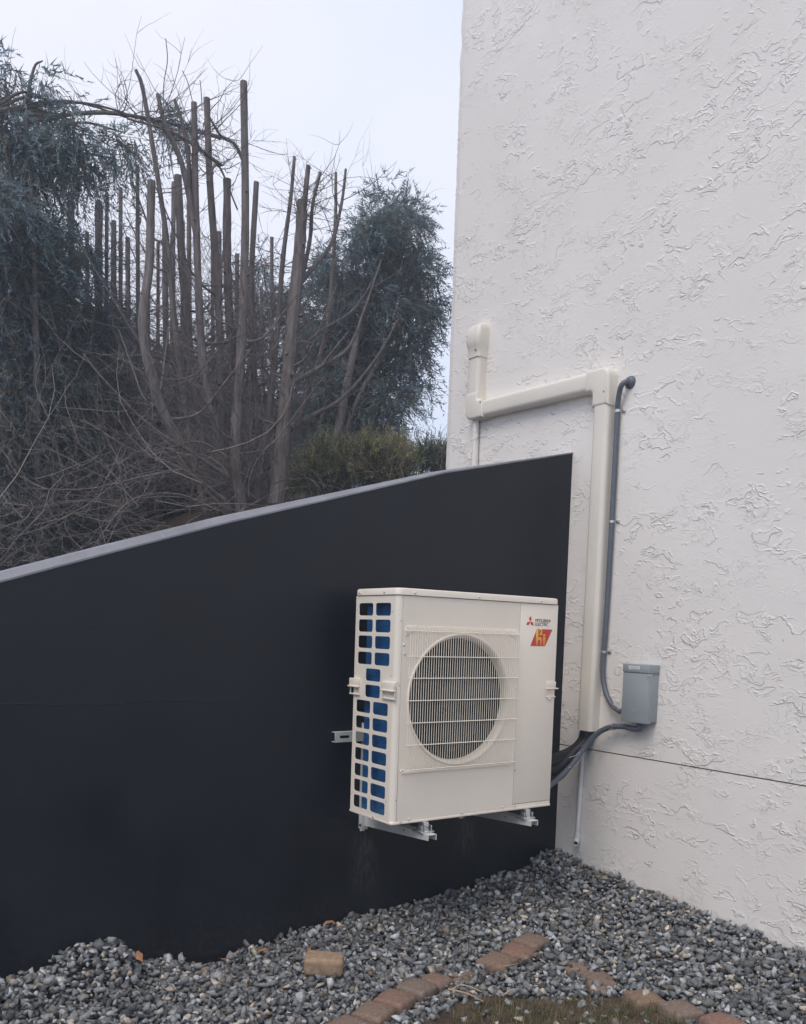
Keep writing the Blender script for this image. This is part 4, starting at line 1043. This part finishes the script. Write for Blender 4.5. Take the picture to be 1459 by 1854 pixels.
BL = ['%s topped trunk, %s from the left edge in the row behind the wall' % ('tall' if b[2] < 320 else 'thick' if b[3] > 19 else 'slender' if b[3] < 15 else 'straight', ORD[_sx.index(i)]) for i, b in enumerate(BT)]
for i, (q_, x, ytop, wd_) in enumerate(BT):
    Yd = 4.6+.5*(i % 3); t = empty('topped_trunk', tuple(at(x, 960, 1, Yd)))
    tag(t, BL[i], 'tree', 'topped conifer trunks crowded behind the black wall'); k = PXM(Yd); dx_ = rng.uniform(-8, 8)
    P = stem(poly3([(x+dx_, 1090), (x+dx_*.6, 800), (x, 600), (x-dx_*.3, ytop)], Yd), wd_*k/2*.8, wd_*k/2*.55, 'trunk', t, 200+i)
    tq = Twigs(300+i); tq.along(P, 60, (.2, .75), .0034, up=.1, t0=.15, t1=.9, depth=1)
    link_to(tq.b.build('dead_twigs', M['twig'], col=True), t)['kind'] = 'stuff'
bw = Twigs(77)
for k in range(420):
    x = rng.uniform(-3.4, .25); y = rng.uniform(1.9, 4.2); z = float(hb(x, y))+rng.uniform(0, .75)
    bw.twig((x, y, z), (rng.normal(), rng.normal()*.5, rng.uniform(-.15, .5)), rng.uniform(.4, 1.3), rng.uniform(.0018, .0042), 1, .3, (.15, .125, .115))
tag(bw.b.build('brushwood', M['twig'], col=True), 'tangle of dead grey-brown twigs behind the left part of the wall', 'brushwood', kind='stuff')
V, F, C_ = sprays(3200, [at(x, y, 1, 4.6) for x, y in ((0, 960), (80, 940), (160, 930), (240, 930), (320, 920), (0, 1040), (80, 1030), (160, 1010), (240, 990), (320, 970), (380, 930))], [.38]*11, seed=5, col=(.06, .06, .052), leaves=18, lw=.011, ll=.10, size=(.2, .4))
tag(big_mesh('undergrowth', V, F, M['foliage'], C_=C_), 'dark dead undergrowth beneath the topped trunks on the left', 'undergrowth', kind='stuff')
# shrubs over the wall on the right
def shrub(lab, Yd, clumps, n, seed, col, **kw):
    t = empty('shrub', tuple(at(clumps[0][0], 900, 1, Yd))); tag(t, lab, 'shrub'); k = PXM(Yd)
    C0 = [at(x, y, 1, Yd) for x, y, r in clumps]; V, F, C_ = sprays(n, C0, [r*k for x, y, r in clumps], seed=seed, col=col, droop=-.35, **kw)
    link_to(big_mesh('foliage', V, F, M['foliage'], C_=C_), t)
    tq = Twigs(seed)
    for c in C0:
        for j in range(5): tq.twig((c[0]+rng.normal()*.2, c[1]+rng.normal()*.2, hb(c[0], c[1])-.05), (rng.normal()*.3, rng.normal()*.3, 1), rng.uniform(.5, 1.2)*max(.5, c[2]-float(hb(c[0], c[1]))+.3), .006, 1, -.2)
    link_to(tq.b.build('stems', M['twig'], col=True), t)['kind'] = 'stuff'
shrub('olive green shrub above the wall top, right of the stem base', 4.6, [(545, 868, 26), (575, 855, 32), (610, 850, 34), (640, 845, 28), (590, 830, 24)], 1150, 11, (.25, .26, .14), size=(.1, .24), lw=.009, clus=.1)
shrub('yellow-green shrub showing over the sloping wall near the conifer', 4.3, [(675, 850, 28), (705, 845, 30), (735, 845, 24), (660, 825, 22), (715, 820, 16)], 1000, 12, (.31, .30, .17), size=(.1, .22), lw=.009, clus=.1)
shrub('loose blue-green shrub against the house corner above the wall', 4.8, [(768, 845, 20), (790, 828, 18), (770, 818, 14), (800, 845, 18)], 480, 13, (.19, .23, .17), size=(.1, .24), lw=.009, clus=.1)

# ------------------------------------------------------------------ air: haze volume added in place of lens glare
hm = bpy.data.materials.new('glare_haze'); hm.use_nodes = True; hm.node_tree.nodes.clear()
ho = hm.node_tree.nodes.new('ShaderNodeOutputMaterial'); hv = hm.node_tree.nodes.new('ShaderNodeVolumePrincipled')
hv.inputs['Color'].default_value = (.78, .88, 1, 1); hv.inputs['Density'].default_value = .0095; hv.inputs['Anisotropy'].default_value = .2
hm.node_tree.links.new(hv.outputs[0], ho.inputs['Volume'])
tag(MB().box((-75, -75, -2.2), (75, 85, 14)).build('haze', hm), 'thin bluish haze volume added for the lens glare over the trees', kind='stuff')
